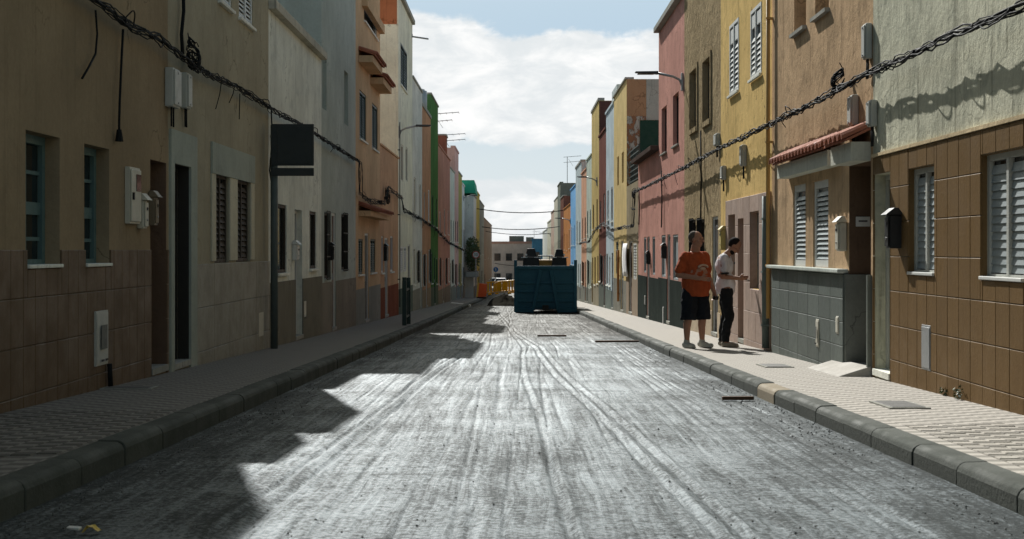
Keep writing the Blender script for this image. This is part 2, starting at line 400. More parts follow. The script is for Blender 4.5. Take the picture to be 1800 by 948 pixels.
def tile_canopy(root, s, y0, y1, z, out=.5, box_h=.28, bm=None, W=WALL, drop=.15, pitch=.2):
    """plaster box under a short slope of clay tiles"""
    if bm is None: bm = CONC
    cn = MB().sbox(s, -out + .06, -.001, y0 + .05, y1 - .05, z - box_h, z, W).build('canopy', bm, root)
    n = max(3, int((y1 - y0) / pitch)); st = (y1 - y0) / n
    dk_ = MB(); dk_.hexa([(s * W, y0, z + drop - .02), (s * W, y1, z + drop - .02), (s * (W - out), y1, z + .002), (s * (W - out), y0, z + .002),
                          (s * W, y0, z + drop + .01), (s * W, y1, z + drop + .01), (s * (W - out), y1, z + .03), (s * (W - out), y0, z + .03)]); dk_.build('roof_deck', TERRA, cn)
    for i in range(n):
        yc = y0 + (i + .5) * st; m = MB(); rows = []
        for t in (0, 1):
            X = s * (W - (out + .05) * t); zz = z + drop * (1 - t) + .02; r0 = st * (.40 + .08 * t)
            for k in (1.0, .82):
                rows.append([(X, yc + r0 * k * math.cos(q), zz + r0 * k * math.sin(q) * .8) for q in np.linspace(0, math.pi, 7)])
        for A, Bq in ((0, 2), (1, 3), (0, 1), (2, 3)):
            for j in range(6): m.quad(rows[A][j], rows[A][j + 1], rows[Bq][j + 1], rows[Bq][j])
        m.build('roof_tile', TERRA, cn)
    return cn
# ------------------------------------------------------------------ the setting: ground, road, pavements, kerbs
def sheet(name, x0, x1, ys, zf, mat):
    m = MB()
    for a, b in zip(ys[:-1], ys[1:]): m.quad((x0, a, zf(a)), (x1, a, zf(a)), (x1, b, zf(b)), (x0, b, zf(b)))
    return structure(m.build(name, mat))
GY = [-60, 0, 25, 110, 230, 400, 1200, 3000]
sheet('ground', -900, 900, GY, lambda y: rz(y) - .12, plaster('bare_earth', (.16, .14, .11), .4))

def build_road():
    xs = np.linspace(KERB_L - .02, KERB_R + .02, 300)
    ys = [4.5]
    while ys[-1] < 62: ys.append(ys[-1] + max(.012, ys[-1] ** 2 / 5200))
    ys = np.array([-12., -4, 1, 3] + ys + [70, 80, 95, 110, 150, 190, 228])
    g = np.random.default_rng(5); X, Y = np.meshgrid(xs, ys)
    H = np.zeros_like(X)
    def smooth1(L, step):                                     # wandering line along the street
        t = np.arange(-20, 260, step); return lambda y, v=g.normal(0, 1, len(t)): np.interp(y, t, v)
    w1 = smooth1(0, 3.5); w2 = smooth1(0, 9)
    for i in range(70):                                       # scraper grooves and ridges
        x0 = g.uniform(-2.2, 2.2); wd = g.uniform(.008, .026); am = g.uniform(-.014, .004); ph = smooth1(0, g.uniform(2.5, 6))
        on = smooth1(0, g.uniform(2, 5)); path = x0 + .012 * w1(Y) + .03 * w2(Y) + .008 * ph(Y) + (.02 * (Y - 12) * g.choice([0, 0, 0, .6, -.5]))
        H += am * np.exp(-((X - path) / wd) ** 2) * np.clip(on(Y) * 1.4 + .6, 0, 1)
    for i in range(5):                                        # deep wheel ruts from near right to the far middle
        x0 = [.72, .84, -1.15, -1.02, .22][i]; sl = [-.035, -.035, .02, .02, -.012][i]
        path = x0 + sl * (Y - 12) + .015 * w1(Y) + .06 * w2(Y); H += -.014 * np.exp(-((X - path) / .024) ** 2) + .008 * np.exp(-((X - path - .05) / .02) ** 2)
    for i in range(60):                                       # ripples across
        y0 = g.uniform(5, 50); xc = g.uniform(-2.3, 2.3); ln = g.uniform(.3, 1.6); wd = g.uniform(.02, .09)
        H += g.uniform(-.008, .009) * np.exp(-((Y - y0 - .1 * np.sin(X * 3 + i)) / wd) ** 2) * np.exp(-((X - xc) / ln) ** 2)
    H += .010 * np.sin(X * 1.7 + 1) * np.sin(Y * .6) * .6
    Z = np.vectorize(rz)(Y) + np.clip(H, -.045, .03)
    nx, ny = len(xs), len(ys); v = np.stack([X, Y, Z], -1).reshape(-1, 3)
    i = np.arange(nx * ny).reshape(ny, nx); f = np.stack([i[:-1, :-1], i[:-1, 1:], i[1:, 1:], i[1:, :-1]], -1).reshape(-1, 4)
    me = bpy.data.meshes.new('road'); me.from_pydata(v.tolist(), [], f.tolist()); me.materials.append(road_mat())
    me.polygons.foreach_set('use_smooth', [True] * len(me.polygons))
    o = bpy.data.objects.new('road', me); COL.objects.link(o); structure(o)
build_road()

KST = piece_mat('kerb_stone', (.072, .08, .069), .09, .8, 40, .006, (3, 1.2, 12), spec=.15); KST2 = piece_mat('kerb_stone_pale', (.33, .28, .20), .2, .8, 40, .006)
PA, PB = (.44, .41, .36), (.22, .205, .178)
PV = pave_mat('paving', PA, PB); PVL = pave_mat('paving_shaded', dk(PA, .55), dk(PB, .55)); TL = piece_mat('paving_light', PA, .1, .85, 60, .004, (80, 2, 1)); TD = piece_mat('paving_dark', PB, .1, .85, 60, .004, (80, 2, 1)); TLL = piece_mat('paving_shaded_light', dk(PA, .55), .1, .85, 60, .004, (80, 2, 1)); TDL = piece_mat('paving_shaded_dark', dk(PB, .55), .1, .85, 60, .004, (80, 2, 1))  # left pavement: darkened copies of the same paving, shade painted into the colour
YS = [-12, 0, 12, 25, 50, 80, 110, 150, 190, 228]
for s, k in ((-1, KERB_L), (1, KERB_R)):
    inner = abs(k) + .17
    pv = MB(); pzz = lambda y: pz(s, y)
    for a, b in zip(YS[:-1], YS[1:]): pv.quad((s * inner, a, pzz(a)), (s * (WALL + .3), a, pzz(a)), (s * (WALL + .3), b, pzz(b)), (s * inner, b, pzz(b)))
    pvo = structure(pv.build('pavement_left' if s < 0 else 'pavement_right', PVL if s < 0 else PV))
    # paving tiles close enough to tell apart: light and dark rows, each column shifted
    tw, tl = .12, .095
    ma = {}
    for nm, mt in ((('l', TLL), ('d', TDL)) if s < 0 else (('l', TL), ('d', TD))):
        h = .012; a, b = tw / 2 - .003, tl / 2 - .003; c = .005
        v = [(-a, -b, 0), (a, -b, 0), (a, b, 0), (-a, b, 0), (-a, -b, h - c), (a, -b, h - c), (a, b, h - c), (-a, b, h - c), (-a + c, -b + c, h), (a - c, -b + c, h), (a - c, b - c, h), (-a + c, b - c, h)]
        f = [(8, 9, 10, 11)] + [(i, (i + 1) % 4, 4 + (i + 1) % 4, 4 + i) for i in range(4)] + [(4 + i, 4 + (i + 1) % 4, 8 + (i + 1) % 4, 8 + i) for i in range(4)]
        me = bpy.data.meshes.new('paving_tile'); me.from_pydata(v, [], f); me.materials.append(mt); ma[nm] = me
    c0 = math.ceil((inner + .01) / tw)
    for ci in range(c0, c0 + 10):
        if (ci + 1) * tw > WALL: break
        xi = ci if s > 0 else -ci - 1; ph = (xi * .63) % 1; y_ = (6.9 if s > 0 else 7.7); k0 = math.floor(y_ / tl)
        for n in range(30):
            y = (2 * ((k0 + n) // 2) + ((k0 + n) % 2) + .0) * tl + (1 - ph) * 2 * tl        # centres on the pattern of the sheet
            o = bpy.data.objects.new('paving_tile', ma['ld'[(k0 + n) % 2]]); COL.objects.link(o); o.parent = pvo
            o.location = ((xi + .5) * tw, y, pz(s, y) - .006 + rng.uniform(0, .004)); o.rotation_euler = (-.0262 + rng.uniform(-.01, .01), rng.uniform(-.01, .01), 0)
    # kerb stones
    prof = [(0, -.2), (0, .10), (.012, .128), (.04, .146), (.17, .150), (.17, -.2)]
    up = (.15 if s < 0 else .13) - .15
    kb = MB()
    def kst(m, y0, y1, jz=0., jx=0.):
        n = len(m.v); q = len(prof)
        for y in (y0, y1):
            for (dx, dz) in prof: m.v.append((s * (abs(k) + dx + jx), y, rz(y) + dz + up + (jz if dz > 0 else 0) + .004))
        for i in range(q - 1): m.f.append((n + i, n + i + 1, n + q + i + 1, n + q + i))
        m.f.append(tuple(n + i for i in range(q))); m.f.append(tuple(n + q + i for i in reversed(range(q))))
    kst(kb, 62, 110); kst(kb, 110, 226); kst(kb, -11, 5)
    kbo = structure(kb.build('kerb_left' if s < 0 else 'kerb_right', KST))
    y = 5.01
    while y < 61.5:
        L = rng.uniform(.8, 1.02) if y < 40 else 1.0
        pale = s > 0 and 13.0 < y < 13.9
        m = MB(); kst(m, y, y + L - .009, rng.uniform(-.004, .005) - (.008 if pale else 0), rng.uniform(-.005, .006))
        m.build('kerb_stone', KST2 if pale else KST, kbo, smooth=False, bevel=.009); y += L

# ------------------------------------------------------------------ the houses, left side near to far
L = -1
def D(px): return WY(px)
m_l1 = plaster('ochre_plaster', (.245, .18, .115), .2); m_l2 = plaster('beige_plaster', (.30, .262, .195), .25)
tile_l = piece_mat('dado_tile_left', (.15, .102, .062), .06, .5, 30, .003, (22, 22, .6)); tile_r = piece_mat('dado_tile_right', (.185, .116, .052), .05, .5, 30, .003, (26, 26, .6), spec=.04)
slab_l2 = piece_mat('beige_slab', (.30, .285, .23), .06, .5); slab_g = piece_mat('grey_slab', (.135, .155, .14), .16, .55, 18, .003, spec=.08); slab_p = piece_mat('pink_stone', (.42, .31, .25), .14, .6, 12, .004, (5, 5, 2))

o1 = [dict(r=P(L, 45, 105, 228, 473), kind='sash', fm=TEAL, dep=.15, sill=True, sill_in=True, fw=.07), dict(r=P(L, 148, 192, 252, 470), kind='sash', fm=TEAL, dep=.15, sill=True, sill_in=True, fw=.07),
      dict(r=P(L, 264, 292, 280, None), kind='door', dep=.3, dm=WOOD, fm=WOOD, rev=plaster('red_jamb', (.13, .08, .055), .3))]
h = house('terrace_house', 'brown ochre house with tiled base and two deep teal-framed windows, nearest on the left', L, -9, D(295), 7.65, m_l1, o1)
cuts = [o['r'] for o in o1]
cuts[2] = (cuts[2][0], cuts[2][1], -2, cuts[2][3])
MB().sbox(L, -.004, -.001, 9.6, cuts[2][0] - .002, -1, .25).build('tile_bed', GROUT, h)
tile_field(L, h, 9.7, D(295) - .01, 1.07, -1, .27, .37, tile_l, cuts)

o2 = [dict(r=P(L, 303, 332, 287, None), kind='door', dep=.16, dm=DOORD, fm=DOORD, rev=DOORD), dict(r=P(L, 377, 402, 303, 463), kind='louvre', fm=BLIND, dep=.06, pitch=.075, each=True),
      dict(r=P(L, 415, 439, 313, 461), kind='louvre', fm=BLIND, dep=.06, pitch=.075, each=True),
      dict(r=(D(384), D(407), 4.22, 5.45), kind='louvre', fm=WHITE, dep=.04, sill=True), dict(r=(D(420), D(444), 4.22, 5.45), kind='louvre', fm=WHITE, dep=.04, sill=True)]
h = house('terrace_house', 'beige house on the left with grey door surround and paired brown louvred windows', L, D(295), D(472), 6.2, m_l2, o2)
for ya, yb, zt in ((D(295) + .01, 16.65, 7.65), (17.5, 18.7, 6.8), (19.7, D(472) - .01, 7.05)): MB().sbox(L, .003, 5, ya, yb, 6.2, zt).build('roof_room', m_l2, h)
cuts = [(o['r'][0], o['r'][1], -3 if o['kind'] == 'door' else o['r'][2], o['r'][3]) for o in o2]
tile_field(L, h, D(343) + .02, D(472) - .01, .9, -1.2, .95, .52, slab_l2, cuts, t=.022, name='slab')
gl = plaster('grey_render', (.30, .32, .29), .3)
q = MB(); a, b, c, d = o2[0]['r']
for r in cutlist((D(297), D(343), -1, WZ(226, D(297))), [(a, b, -2, d)]): q.sbox(L, -.028, -.001, *r)
q.build('door_surround', gl, h)
a0, a1 = D(370), D(445)
MB().sbox(L, -.03, -.001, a0, a1, WZ(306, D(377)), WZ(249, a0)).build('lintel_panel', gl, h)
cs = plaster('cream_strip', (.47, .43, .34), .3); q = MB()
for r in cutlist((a0, a1, .93, WZ(306, D(377)) - .002), cuts): MB().sbox(L, -.022, -.001, *r).build('window_surround', cs, h)

m_l3 = plaster('white_plaster', (.56, .56, .52), .5); m_l3b = plaster('white_upper', (.66, .65, .6), .2)
o3 = [dict(r=P(L, 487, 504, 358, 481), kind='pane', fm=BLIND, sill=True), dict(r=P(L, 518, 531, 368, None), kind='door', dep=.12), dict(r=P(L, 544, 556, 371, 473), kind='pane', fm=BLIND, sill=True)]
dado3 = plaster('speckled_stone', (.17, .155, .13), .35, grain=60)
h = house('terrace_house', 'white house on the left with low parapet and set-back upper storey behind the sign', L, D(472), D(565), 4.72, m_l3, o3, coping=(.14, .12, plaster('worn_coping', (.40, .37, .32), .6)), dado=(.56, dado3, .02))
MB().sbox(L, 1.25, 7, D(472) + .02, D(565) - .02, 4.7, 7.6).build('upper_storey', m_l3b, h)
m_l4 = plaster('grey_plaster', (.34, .365, .345), .3)
o4 = [dict(r=P(L, 566.5, 574, 88, 190), kind='void', dep=.3), dict(r=P(L, 605, 612, 123, 217), kind='void', dep=.3), dict(r=P(L, 570, 561 + 16, 373, 490), kind='bars', fm=BLIND),
      dict(r=P(L, 583, 590, 374, None), kind='door', dm=WOOD), dict(r=P(L, 600, 608, 376, 475), kind='bars', fm=BLIND)]
house('terrace_house', 'plain grey house on the left with narrow upper slits and barred lower windows', L, D(565), D(625), 7.4, m_l4, o4, dado=(.42, plaster('taupe_render', (.20, .175, .15), .3), .015))

m_l5 = plaster('orange_plaster', (.47, .315, .19), .3); m_l5b = plaster('orange_low', (.47, .28, .17), .3)
o5 = [dict(r=P(L, 632, 644, 157, 243), kind='louvre', fm=DGREEN, dep=.05, sill=True), dict(r=P(L, 654, 664, 180, 260), kind='louvre', fm=DGREEN, dep=.05, sill=True),
      dict(r=P(L, 640, 663, -12, 36), kind='pane', fm=WHITE, sill=True), dict(r=P(L, 630, 638, 420, 483), kind='louvre', fm=DGREEN, dep=.05, sill=True),
      dict(r=P(L, 641, 648, 410, None), kind='door'), dict(r=P(L, 651, 660, 420, 480), kind='louvre', fm=DGREEN, dep=.05, sill=True)]
h = house('terrace_house', 'tall orange house on the left with clay-tiled canopies over its green-shuttered windows', L, D(625), D(668), 8.85, m_l5, o5, dado=(.12, plaster('grey_base', (.22, .22, .2), .3), .015))
for (pa, pb, zz) in ((630, 649, 5.7), (650.5, 667, 5.5)): tile_canopy(h, L, D(pa), D(pb), zz, .4, .16, m_l5)
tile_canopy(h, L, D(630), D(667), 2.0, .35, .13, m_l5)
MB().sbox(L, -.14, -.001, D(636), D(667.5), 7.0, 7.22).build('balcony_ledge', m_l5, h)
o5b = [dict(r=P(L, 670, 674, 415, 480), kind='pane', fm=WHITE, sill=True), dict(r=P(L, 676, 682, 418, None), kind='door', dm=DOORG), dict(r=P(L, 686, 691, 415, 478), kind='pane', fm=WHITE, sill=True)]
house('terrace_house', 'low orange single-storey house on the left with red base', L, D(668), D(700), 3.95, m_l5b, o5b, coping=(.06, .04, m_l5b), dado=(0.0, plaster('red_base', (.2, .07, .045), .3), .015))

m_l6 = plaster('cream_plaster', (.6, .59, .5), .4)
o6 = [dict(r=P(L, 704, 715.5, 74, 148), kind='louvre', fm=DGREEN, dep=.03, pitch=.09, sill=True), dict(r=P(L, 705, 709, 253, 318), kind='pane', fm=CREAMB), dict(r=P(L, 713, 716.5, 258, 318), kind='pane', fm=CREAMB),
      dict(r=P(L, 703, 708, 434, 480), kind='louvre', fm=WHITE, dep=.03), dict(r=P(L, 709.5, 714, 434, 478), kind='louvre', fm=WHITE, dep=.03), dict(r=P(L, 717, 721, 430, None), kind='door')]
h = house('terrace_house', 'tall cream house on the left with dark shuttered window and rust-red patch on its gable', L, D(700), D(725), 9.2, m_l6, o6, coping=(.16, .1, CONC), dado=(-.2, plaster('green_base', (.12, .15, .13), .3), .015))
rust = plaster('rust_paint', (.36, .12, .05), .4)
MB().box(-5.5, -3.79, D(700) - .012, D(700) - .002, 8.25, 9.15).build('painted_patch', rust, h)

def auto_house(label, s, y0, y1, ztop, col, seed, W=WALL, base=None, floors=2, cop=True, stain=.4, win=None, depth=7., lit=None):
    r = random.Random(seed); g = pz(s, (y0 + y1) / 2); w = y1 - y0; ops = []
    n = 2 if w < 8 else 3
    fm = win or r.choice([WHITE, BLIND, DGREEN, CREAMB]); door_i = r.randrange(n + 1)
    for f in range(floors):
        slots = n + 1 if f == 0 else n
        for i in range(slots):
            yc = y0 + w * (i + .5) / slots + r.uniform(-.15, .15); ww = r.uniform(.8, 1.05)
            if f == 0 and i == door_i: ops.append(dict(r=(yc - .45, yc + .45, pz(s, yc) + .06, g + 2.25), kind='door', dm=r.choice([DOORD, WOOD, DOORG]), fm=fm)); continue
            zb_ = g + (1.0 if f == 0 else 3.55 + 3 * (f - 1)) + r.uniform(-.1, .1); zt_ = zb_ + r.uniform(1.15, 1.4)
            if zt_ > ztop - .3: continue
            ops.append(dict(r=(yc - ww / 2, yc + ww / 2, zb_, zt_), kind=r.choice(['pane', 'louvre', 'bars' if f == 0 else 'pane', 'pane']), fm=fm, dep=r.uniform(.03, .07), sill=True))
    mt = plaster('render_%d' % seed, col, stain)
    return house('terrace_house', label, s, y0, y1, ztop, mt, ops, W=W, depth=depth, coping=(r.uniform(.06, .14), .05, mt if r.random() < .5 else CONC) if cop else None,
                 dado=(g + r.uniform(.75, 1.0), plaster('base_%d' % seed, base or dk(col, .4), .35), .015))
GR = (.18, .18, .165)
auto_house('pale grey-white house on the left just beyond the cream one', L, D(725), D(742), 7.3, (.55, .54, .52), 11, base=(.25, .23, .2), stain=.6)
auto_house('orange-brown house on the left with two white-framed upper windows', L, D(742), D(757), 6.8, (.46, .24, .14), 12, base=(.3, .22, .15), win=WHITE)
auto_house('bright green house on the left side of the street', L, D(757), D(770), 7.9, (.075, .165, .06), 13, base=(.12, .14, .11), win=DGREEN)
auto_house('faded red-brown wide house on the left beyond the green one', L, D(770), D(791), 6.1, (.38, .19, .155), 14, base=(.2, .16, .13))
auto_house('narrow off-white house on the left beyond the red-brown one', L, D(791), D(799), 5.7, (.5, .52, .48), 15, base=GR)
auto_house('tall pink house on the left rising over its neighbours', L, D(799), D(806), 7.3, (.55, .31, .27), 16, base=GR)
auto_house('narrow olive-yellow house far down the left side', L, D(806), D(812), 6.1, (.36, .3, .1), 17, base=GR)
auto_house('pale blue-white house far down the left side before the street narrows', L, D(812), 103.5, 5.6, (.5, .56, .58), 18, base=GR)
W2 = 3.1
aw = auto_house('white corner house with green awning on its roof, far left', L, 104, 111, 5.0, (.5, .5, .48), 19, W=W2, base=GR)
grn = paint('green_canvas', (.03, .34, .2), .7)
MB().hexa([(-W2 - 2.2, 103.9, 5.2), (-W2 + .15, 103.9, 5.2), (-W2 + .15, 110, 5.2), (-W2 - 2.2, 110, 5.2), (-W2 - 1.9, 103.9, 6.15), (-W2 + .05, 103.9, 6.15), (-W2 + .05, 110, 6.0), (-W2 - 1.9, 110, 6.0)]).build('roof_awning', grn, aw)
auto_house('yellow house with blue trim far down the left side', L, 111, 121, 5.6, (.55, .4, .1), 20, W=W2, base=GR, win=paint('blue_paint', (.05, .14, .35)))
auto_house('grey-brown narrow house far down the left side', L, 121, 138, 5.2, (.3, .27, .24), 21, W=W2, base=GR)
auto_house('dull brown last house on the left side', L, 138, 188, 4.2, (.3, .2, .15), 22, W=W2 + .1, base=GR)

# ------------------------------------------------------------------ right side near to far
Rt = 1
m_r1 = plaster('grey_green_plaster', (.45, .43, .345), .75, bd=.02); m_r2 = plaster('tan_plaster', (.43, .285, .175), .75, bd=.016)
o1 = [dict(r=P(Rt, 1727, 1803, 258, 497), kind='louvre', fm=GREYP, sm=ALU, dep=.07, pitch=.065, each=True, closed=True, rev=tile_r, sill=True, sill_in=True, sillm=WHITE, fw=.05), dict(r=P(Rt, 1600, 1645, 289, 486), kind='louvre', fm=GREYP, sm=ALU, dep=.07, pitch=.065, each=True, closed=True, rev=tile_r, sill=True, sill_in=True, sillm=WHITE, fw=.05),
      dict(r=P(Rt, 1538, 1567, 302, None), kind='door', dep=.14, dm=DOORG, fm=GREYP, tm=STONEW)]
h = house('terrace_house', 'grey-green house with brown tiled ground floor and aluminium shutters, nearest on the right', Rt, -9, D(1535), 7.1, m_r1, o1)
cuts = [(o['r'][0], o['r'][1], -3 if o['kind'] == 'door' else o['r'][2], o['r'][3]) for o in o1]
tile_field(Rt, h, 8.9, D(1537), 2.03, -1, .31, .342, tile_r, cuts)
MB().sbox(Rt, -.03, -.002, 8.9, D(1536), 2.034, 2.065).build('tile_trim', plaster('sand_trim', (.5, .38, .24), .3), h)

o2 = [dict(r=P(Rt, 1394, 1416, 322, 470), kind='louvre', fm=WHITE, sm=ALU, dep=.05, pitch=.06, sill=True, double=False, fw=.09), dict(r=P(Rt, 1429, 1456, 314, 471), kind='louvre', fm=WHITE, sm=ALU, dep=.05, pitch=.06, sill=True, double=False, fw=.09),
      dict(r=P(Rt, 1493, 1531, 283, None), kind='door', dep=.36, dm=WOOD, fm=WOOD, rev=plaster('shaded_jamb', (.12, .075, .05), .3)), dict(r=(D(1417), D(1396), 3.97, 5.2), kind='void', dep=.3, sill=True), dict(r=(D(1457), D(1433), 3.97, 5.2), kind='void', dep=.3, sill=True)]  # jamb of the recessed door is darkened: the recess's shade painted in
h = house('terrace_house', 'tan house on the right with grey tiled base and clay-tiled canopy over two slatted windows', Rt, D(1535), D(1357), 7.3, m_r2, o2)
for o in (o2[3], o2[4]):
    a, b, c, d = o['r']; MB().sbox(Rt, -.06, .2, a - .04, b + .04, c - .05, c - .003).build('sill', CONC, h)
    MB().sbox(Rt, .2, .24, a + .003, b - .003, c + .003, d - .003).build('window', BLIND, h)
cuts = [(o['r'][0], o['r'][1], -3 if o['kind'] == 'door' else o['r'][2], o['r'][3]) for o in o2]
q = MB()
for r in cutlist((D(1533), D(1364), -1.2, .80), cuts): q.sbox(Rt, -.05, -.001, *r)
q.build('dado', plaster('grey_mortar', (.15, .16, .15), .2), h)
tile_field(Rt, h, D(1492), D(1364) - .005, .79, -1.1, .64, .27, slab_g, cuts, t=.07)
MB().sbox(Rt, -.13, -.002, D(1492), D(1362), .803, .85).build('ledge', plaster('ledge_stone', (.42, .44, .42), .25), h, bevel=.01)
yj = WY(1493); MB().box(3.70, 4.10, yj - .035, yj - .006, -1, .79).build('dado_return', plaster('grey_mortar', (.15, .16, .15)), h)
tile_canopy(h, Rt, 16.35, 19.6, 2.22, .22, .18, plaster('canopy_render', (.46, .45, .40), .3))
tile_canopy(h, Rt, 14.98, 16.05, 2.21, .27, .2, plaster('canopy_render', (.46, .45, .40), .3))

m_r3 = plaster('yellow_plaster', (.58, .39, .15), .5, peel=(.11, .095, .075), peel_at=.635); m_r4 = plaster('rough_brown_plaster', (.29, .215, .13), .6, bd=.06, grain=9)
o3 = [dict(r=P(Rt, 1283, 1299, 30, 158), kind='louvre', fm=WHITE, dep=.02, pitch=.085, solid_top=True, sill=True), dict(r=P(Rt, 1320, 1339, 2, 128), kind='louvre', fm=WHITE, dep=.02, pitch=.085, solid_top=True, sill=True),
      dict(r=P(Rt, 1321, 1337, 371, 510), kind='pane', fm=DOORG, dep=.12, rev=slab_p, gm=paint('grey_blind', (.16, .18, .175))), dict(r=P(Rt, 1300, 1310, 384, None), kind='door', dm=WOOD, fm=WOOD, dep=.16, rev=slab_p), dict(r=P(Rt, 1283, 1295, 377, 504), kind='pane', fm=DOORG, dep=.12, rev=slab_p, gm=paint('grey_blind', (.16, .18, .175)))]
h = house('terrace_house', 'peeling yellow house on the right with white upper shutters and pink stone ground floor', Rt, D(1357), D(1267), 7.2, m_r3, o3)
cuts = [(o['r'][0], o['r'][1], -3 if o['kind'] == 'door' else o['r'][2], o['r'][3]) for o in o3]
tile_field(Rt, h, D(1356), D(1278), 1.93, -1.3, .62, .46, slab_p, cuts, t=.03, name='slab', stagger=.5)
o4 = [dict(r=P(Rt, 1214, 1226, 118, 222), kind='pane', fm=BLIND, dep=.12, surround=(.1, m_r4)), dict(r=P(Rt, 1237, 1250, 98, 208), kind='pane', fm=BLIND, dep=.12, surround=(.1, m_r4)),
      dict(r=P(Rt, 1215, 1223, 386, 500), kind='bars', fm=BLIND), dict(r=P(Rt, 1229, 1238, 385, 505), kind='bars', fm=BLIND), dict(r=P(Rt, 1252, 1262, 380, None), kind='door', dm=DOORD)]
house('terrace_house', 'rough brown house on the right with two framed upper windows, behind the man in orange', Rt, D(1267), D(1203), 6.95, m_r4, o4, coping=(.08, .05, m_r4), dado=(-.1, plaster('pale_base', (.42, .33, .25), .35), .015))

m_r5 = plaster('pink_plaster', (.46, .23, .195), .5)
blk = plaster('black_base', (.035, .042, .04), .3)
o5 = [dict(r=P(Rt, 1163, 1172, 184, 266), kind='pane', fm=BLACK, dep=.12, sill=True, sillm=CONC), dict(r=P(Rt, 1183, 1193, 160, 252), kind='pane', fm=BLACK, dep=.12, sill=True, sillm=CONC),
      dict(r=P(Rt, 1163, 1170, 413, 488), kind='pane', fm=ALU, dep=.04, gm=ALU), dict(r=P(Rt, 1173, 1178.5, 412, None), kind='door'), dict(r=P(Rt, 1183, 1192, 412, 494), kind='pane', fm=ALU, dep=.04, gm=ALU)]
house('terrace_house', 'tall pink house on the right with two dark upper windows and black base', Rt, D(1203), D(1158), 6.75, m_r5, o5, coping=(.14, .14, CONC), dado=(.34, blk, .02))
o5 = [dict(r=P(Rt, 1132, 1136, 417, 480), kind='pane', fm=ALU, dep=.04, gm=ALU), dict(r=P(Rt, 1137.5, 1142, 416, None), kind='door'), dict(r=P(Rt, 1147, 1151.5, 416, 484), kind='pane', fm=ALU, dep=.04, gm=ALU)]
house('terrace_house', 'low pink house on the right with dark roof edge, beside the tall pink one', Rt, D(1158), D(1122), 3.68, m_r5, o5, coping=(.13, .22, plaster('dark_coping', (.08, .06, .055), .3)), dado=(.30, blk, .02))
m_r5c = plaster('umber_plaster', (.27, .22, .155), .5)
o5 = [dict(r=P(Rt, 1113.5, 1119, 428, 492), kind='louvre', fm=WHITE, dep=.03, pitch=.09), dict(r=P(Rt, 1106, 1111.5, 424, None), kind='door', dm=WOOD)]
h = house('terrace_house', 'low umber house on the right with green roof trellis below a patchy gable', Rt, D(1122), D(1101.5), 3.2, m_r5c, o5, dado=(.15, piece_mat('brown_brick_base', (.27, .2, .13), .1, .8), .015))
q = MB()
for i in range(9): q.box(3.9 + i * .09, 3.93 + i * .09, D(1102) - .2, D(1102) - .17, 3.2, 4.45)
for i in range(9): q.sbox(Rt, .1, .13, D(1118) + i * .42, D(1118) + i * .42 + .03, 3.2, 4.4)
for i in range(7): q.sbox(Rt, .07, .1, D(1118), D(1102) - .2, 3.3 + i * .17, 3.33 + i * .17)
q.build('roof_trellis', DGREEN, h)
m_r6 = plaster('sand_yellow_plaster', (.54, .40, .19), .3)
o6 = [dict(r=P(Rt, 1085, 1088, 274, 325), kind='pane', fm=WOOD, dep=.14), dict(r=P(Rt, 1093, 1096.5, 266, 320), kind='pane', fm=WOOD, dep=.14), dict(r=P(Rt, 1083, 1087, 425, 482), kind='louvre', fm=DGREEN, dep=.04), dict(r=P(Rt, 1092, 1096, 424, None), kind='door')]
h = house('terrace_house', 'sand-yellow house on the right whose bare gable shows orange, grey and green patches', Rt, D(1101.5), D(1079), 6.85, m_r6, o6, depth=9, coping=(.07, .06, CONC), dado=(.0, plaster('grey_wet_base', (.2, .19, .17), .4), .015))
gy = D(1101.5)
MB().box(3.76, 4.41, gy - .03, gy - .004, 5.6, 6.84).build('gable_orange', plaster('gable_orange', (.30, .17, .09), .2), h)
MB().box(4.415, 9, gy - .034, gy - .004, 5.46, 6.845).build('gable_grey', plaster('gable_grey', (.30, .305, .275), .3), h)
MB().box(3.76, 4.19, gy - .026, gy - .004, 2.5, 5.595).build('gable_bare', plaster('gable_bare', (.34, .32, .28), .4, peel=(.30, .16, .09), peel_at=.5, bd=.03), h)
MB().box(4.195, 4.41, gy - .027, gy - .004, 5.46, 5.595).build('gable_bare', plaster('gable_bare', (.34, .32, .28)), h)
MB().box(4.2, 9, gy - .05, gy - .004, 2.5, 5.45).build('gable_green', paint('gable_green_paint', (.016, .055, .036), .7), h)
a = auto_house('pale blue-grey house on the right beyond the sand-yellow one', Rt, D(1079), D(1065.5), 6.65, (.42, .48, .54), 31, base=(.16, .18, .17), win=WHITE)
MB().box(3.95, 7, D(1079) + 1.2, D(1067), 6.7, 7.55).build('roof_room', plaster('roof_grey', (.4, .42, .43), .3), a)
auto_house('maroon house on the right with a lower roof than its neighbours', Rt, D(1065.5), D(1053), 6.1, (.17, .075, .065), 32, base=(.12, .13, .12), win=WHITE)
a = auto_house('tall yellow house on the right with dark maroon gable', Rt, D(1053), D(1040), 7.8, (.46, .34, .14), 33, base=(.25, .22, .17), win=WOOD)
MB().box(3.76, 9, D(1053) - .02, D(1053) - .004, 4, 7.78).build('gable_maroon', plaster('gable_maroon', (.1, .045, .04), .2), a)
auto_house('pale green-grey narrow house on the right beyond the tall yellow one', Rt, D(1040), D(1031), 5.75, (.42, .46, .41), 34, base=GR)
a = auto_house('salmon house on the right with a small orange roof block', Rt, D(1031), D(1022), 5.35, (.56, .3, .2), 35, base=GR)
MB().box(4.0, 5.2, 77, 80, 5.35, 6.2).build('roof_block', plaster('roof_orange', (.35, .13, .06), .3), a)
auto_house('grey-blue house on the right next to the sky-blue one', Rt, D(1022), D(1012), 6.1, (.4, .45, .47), 36, base=GR)
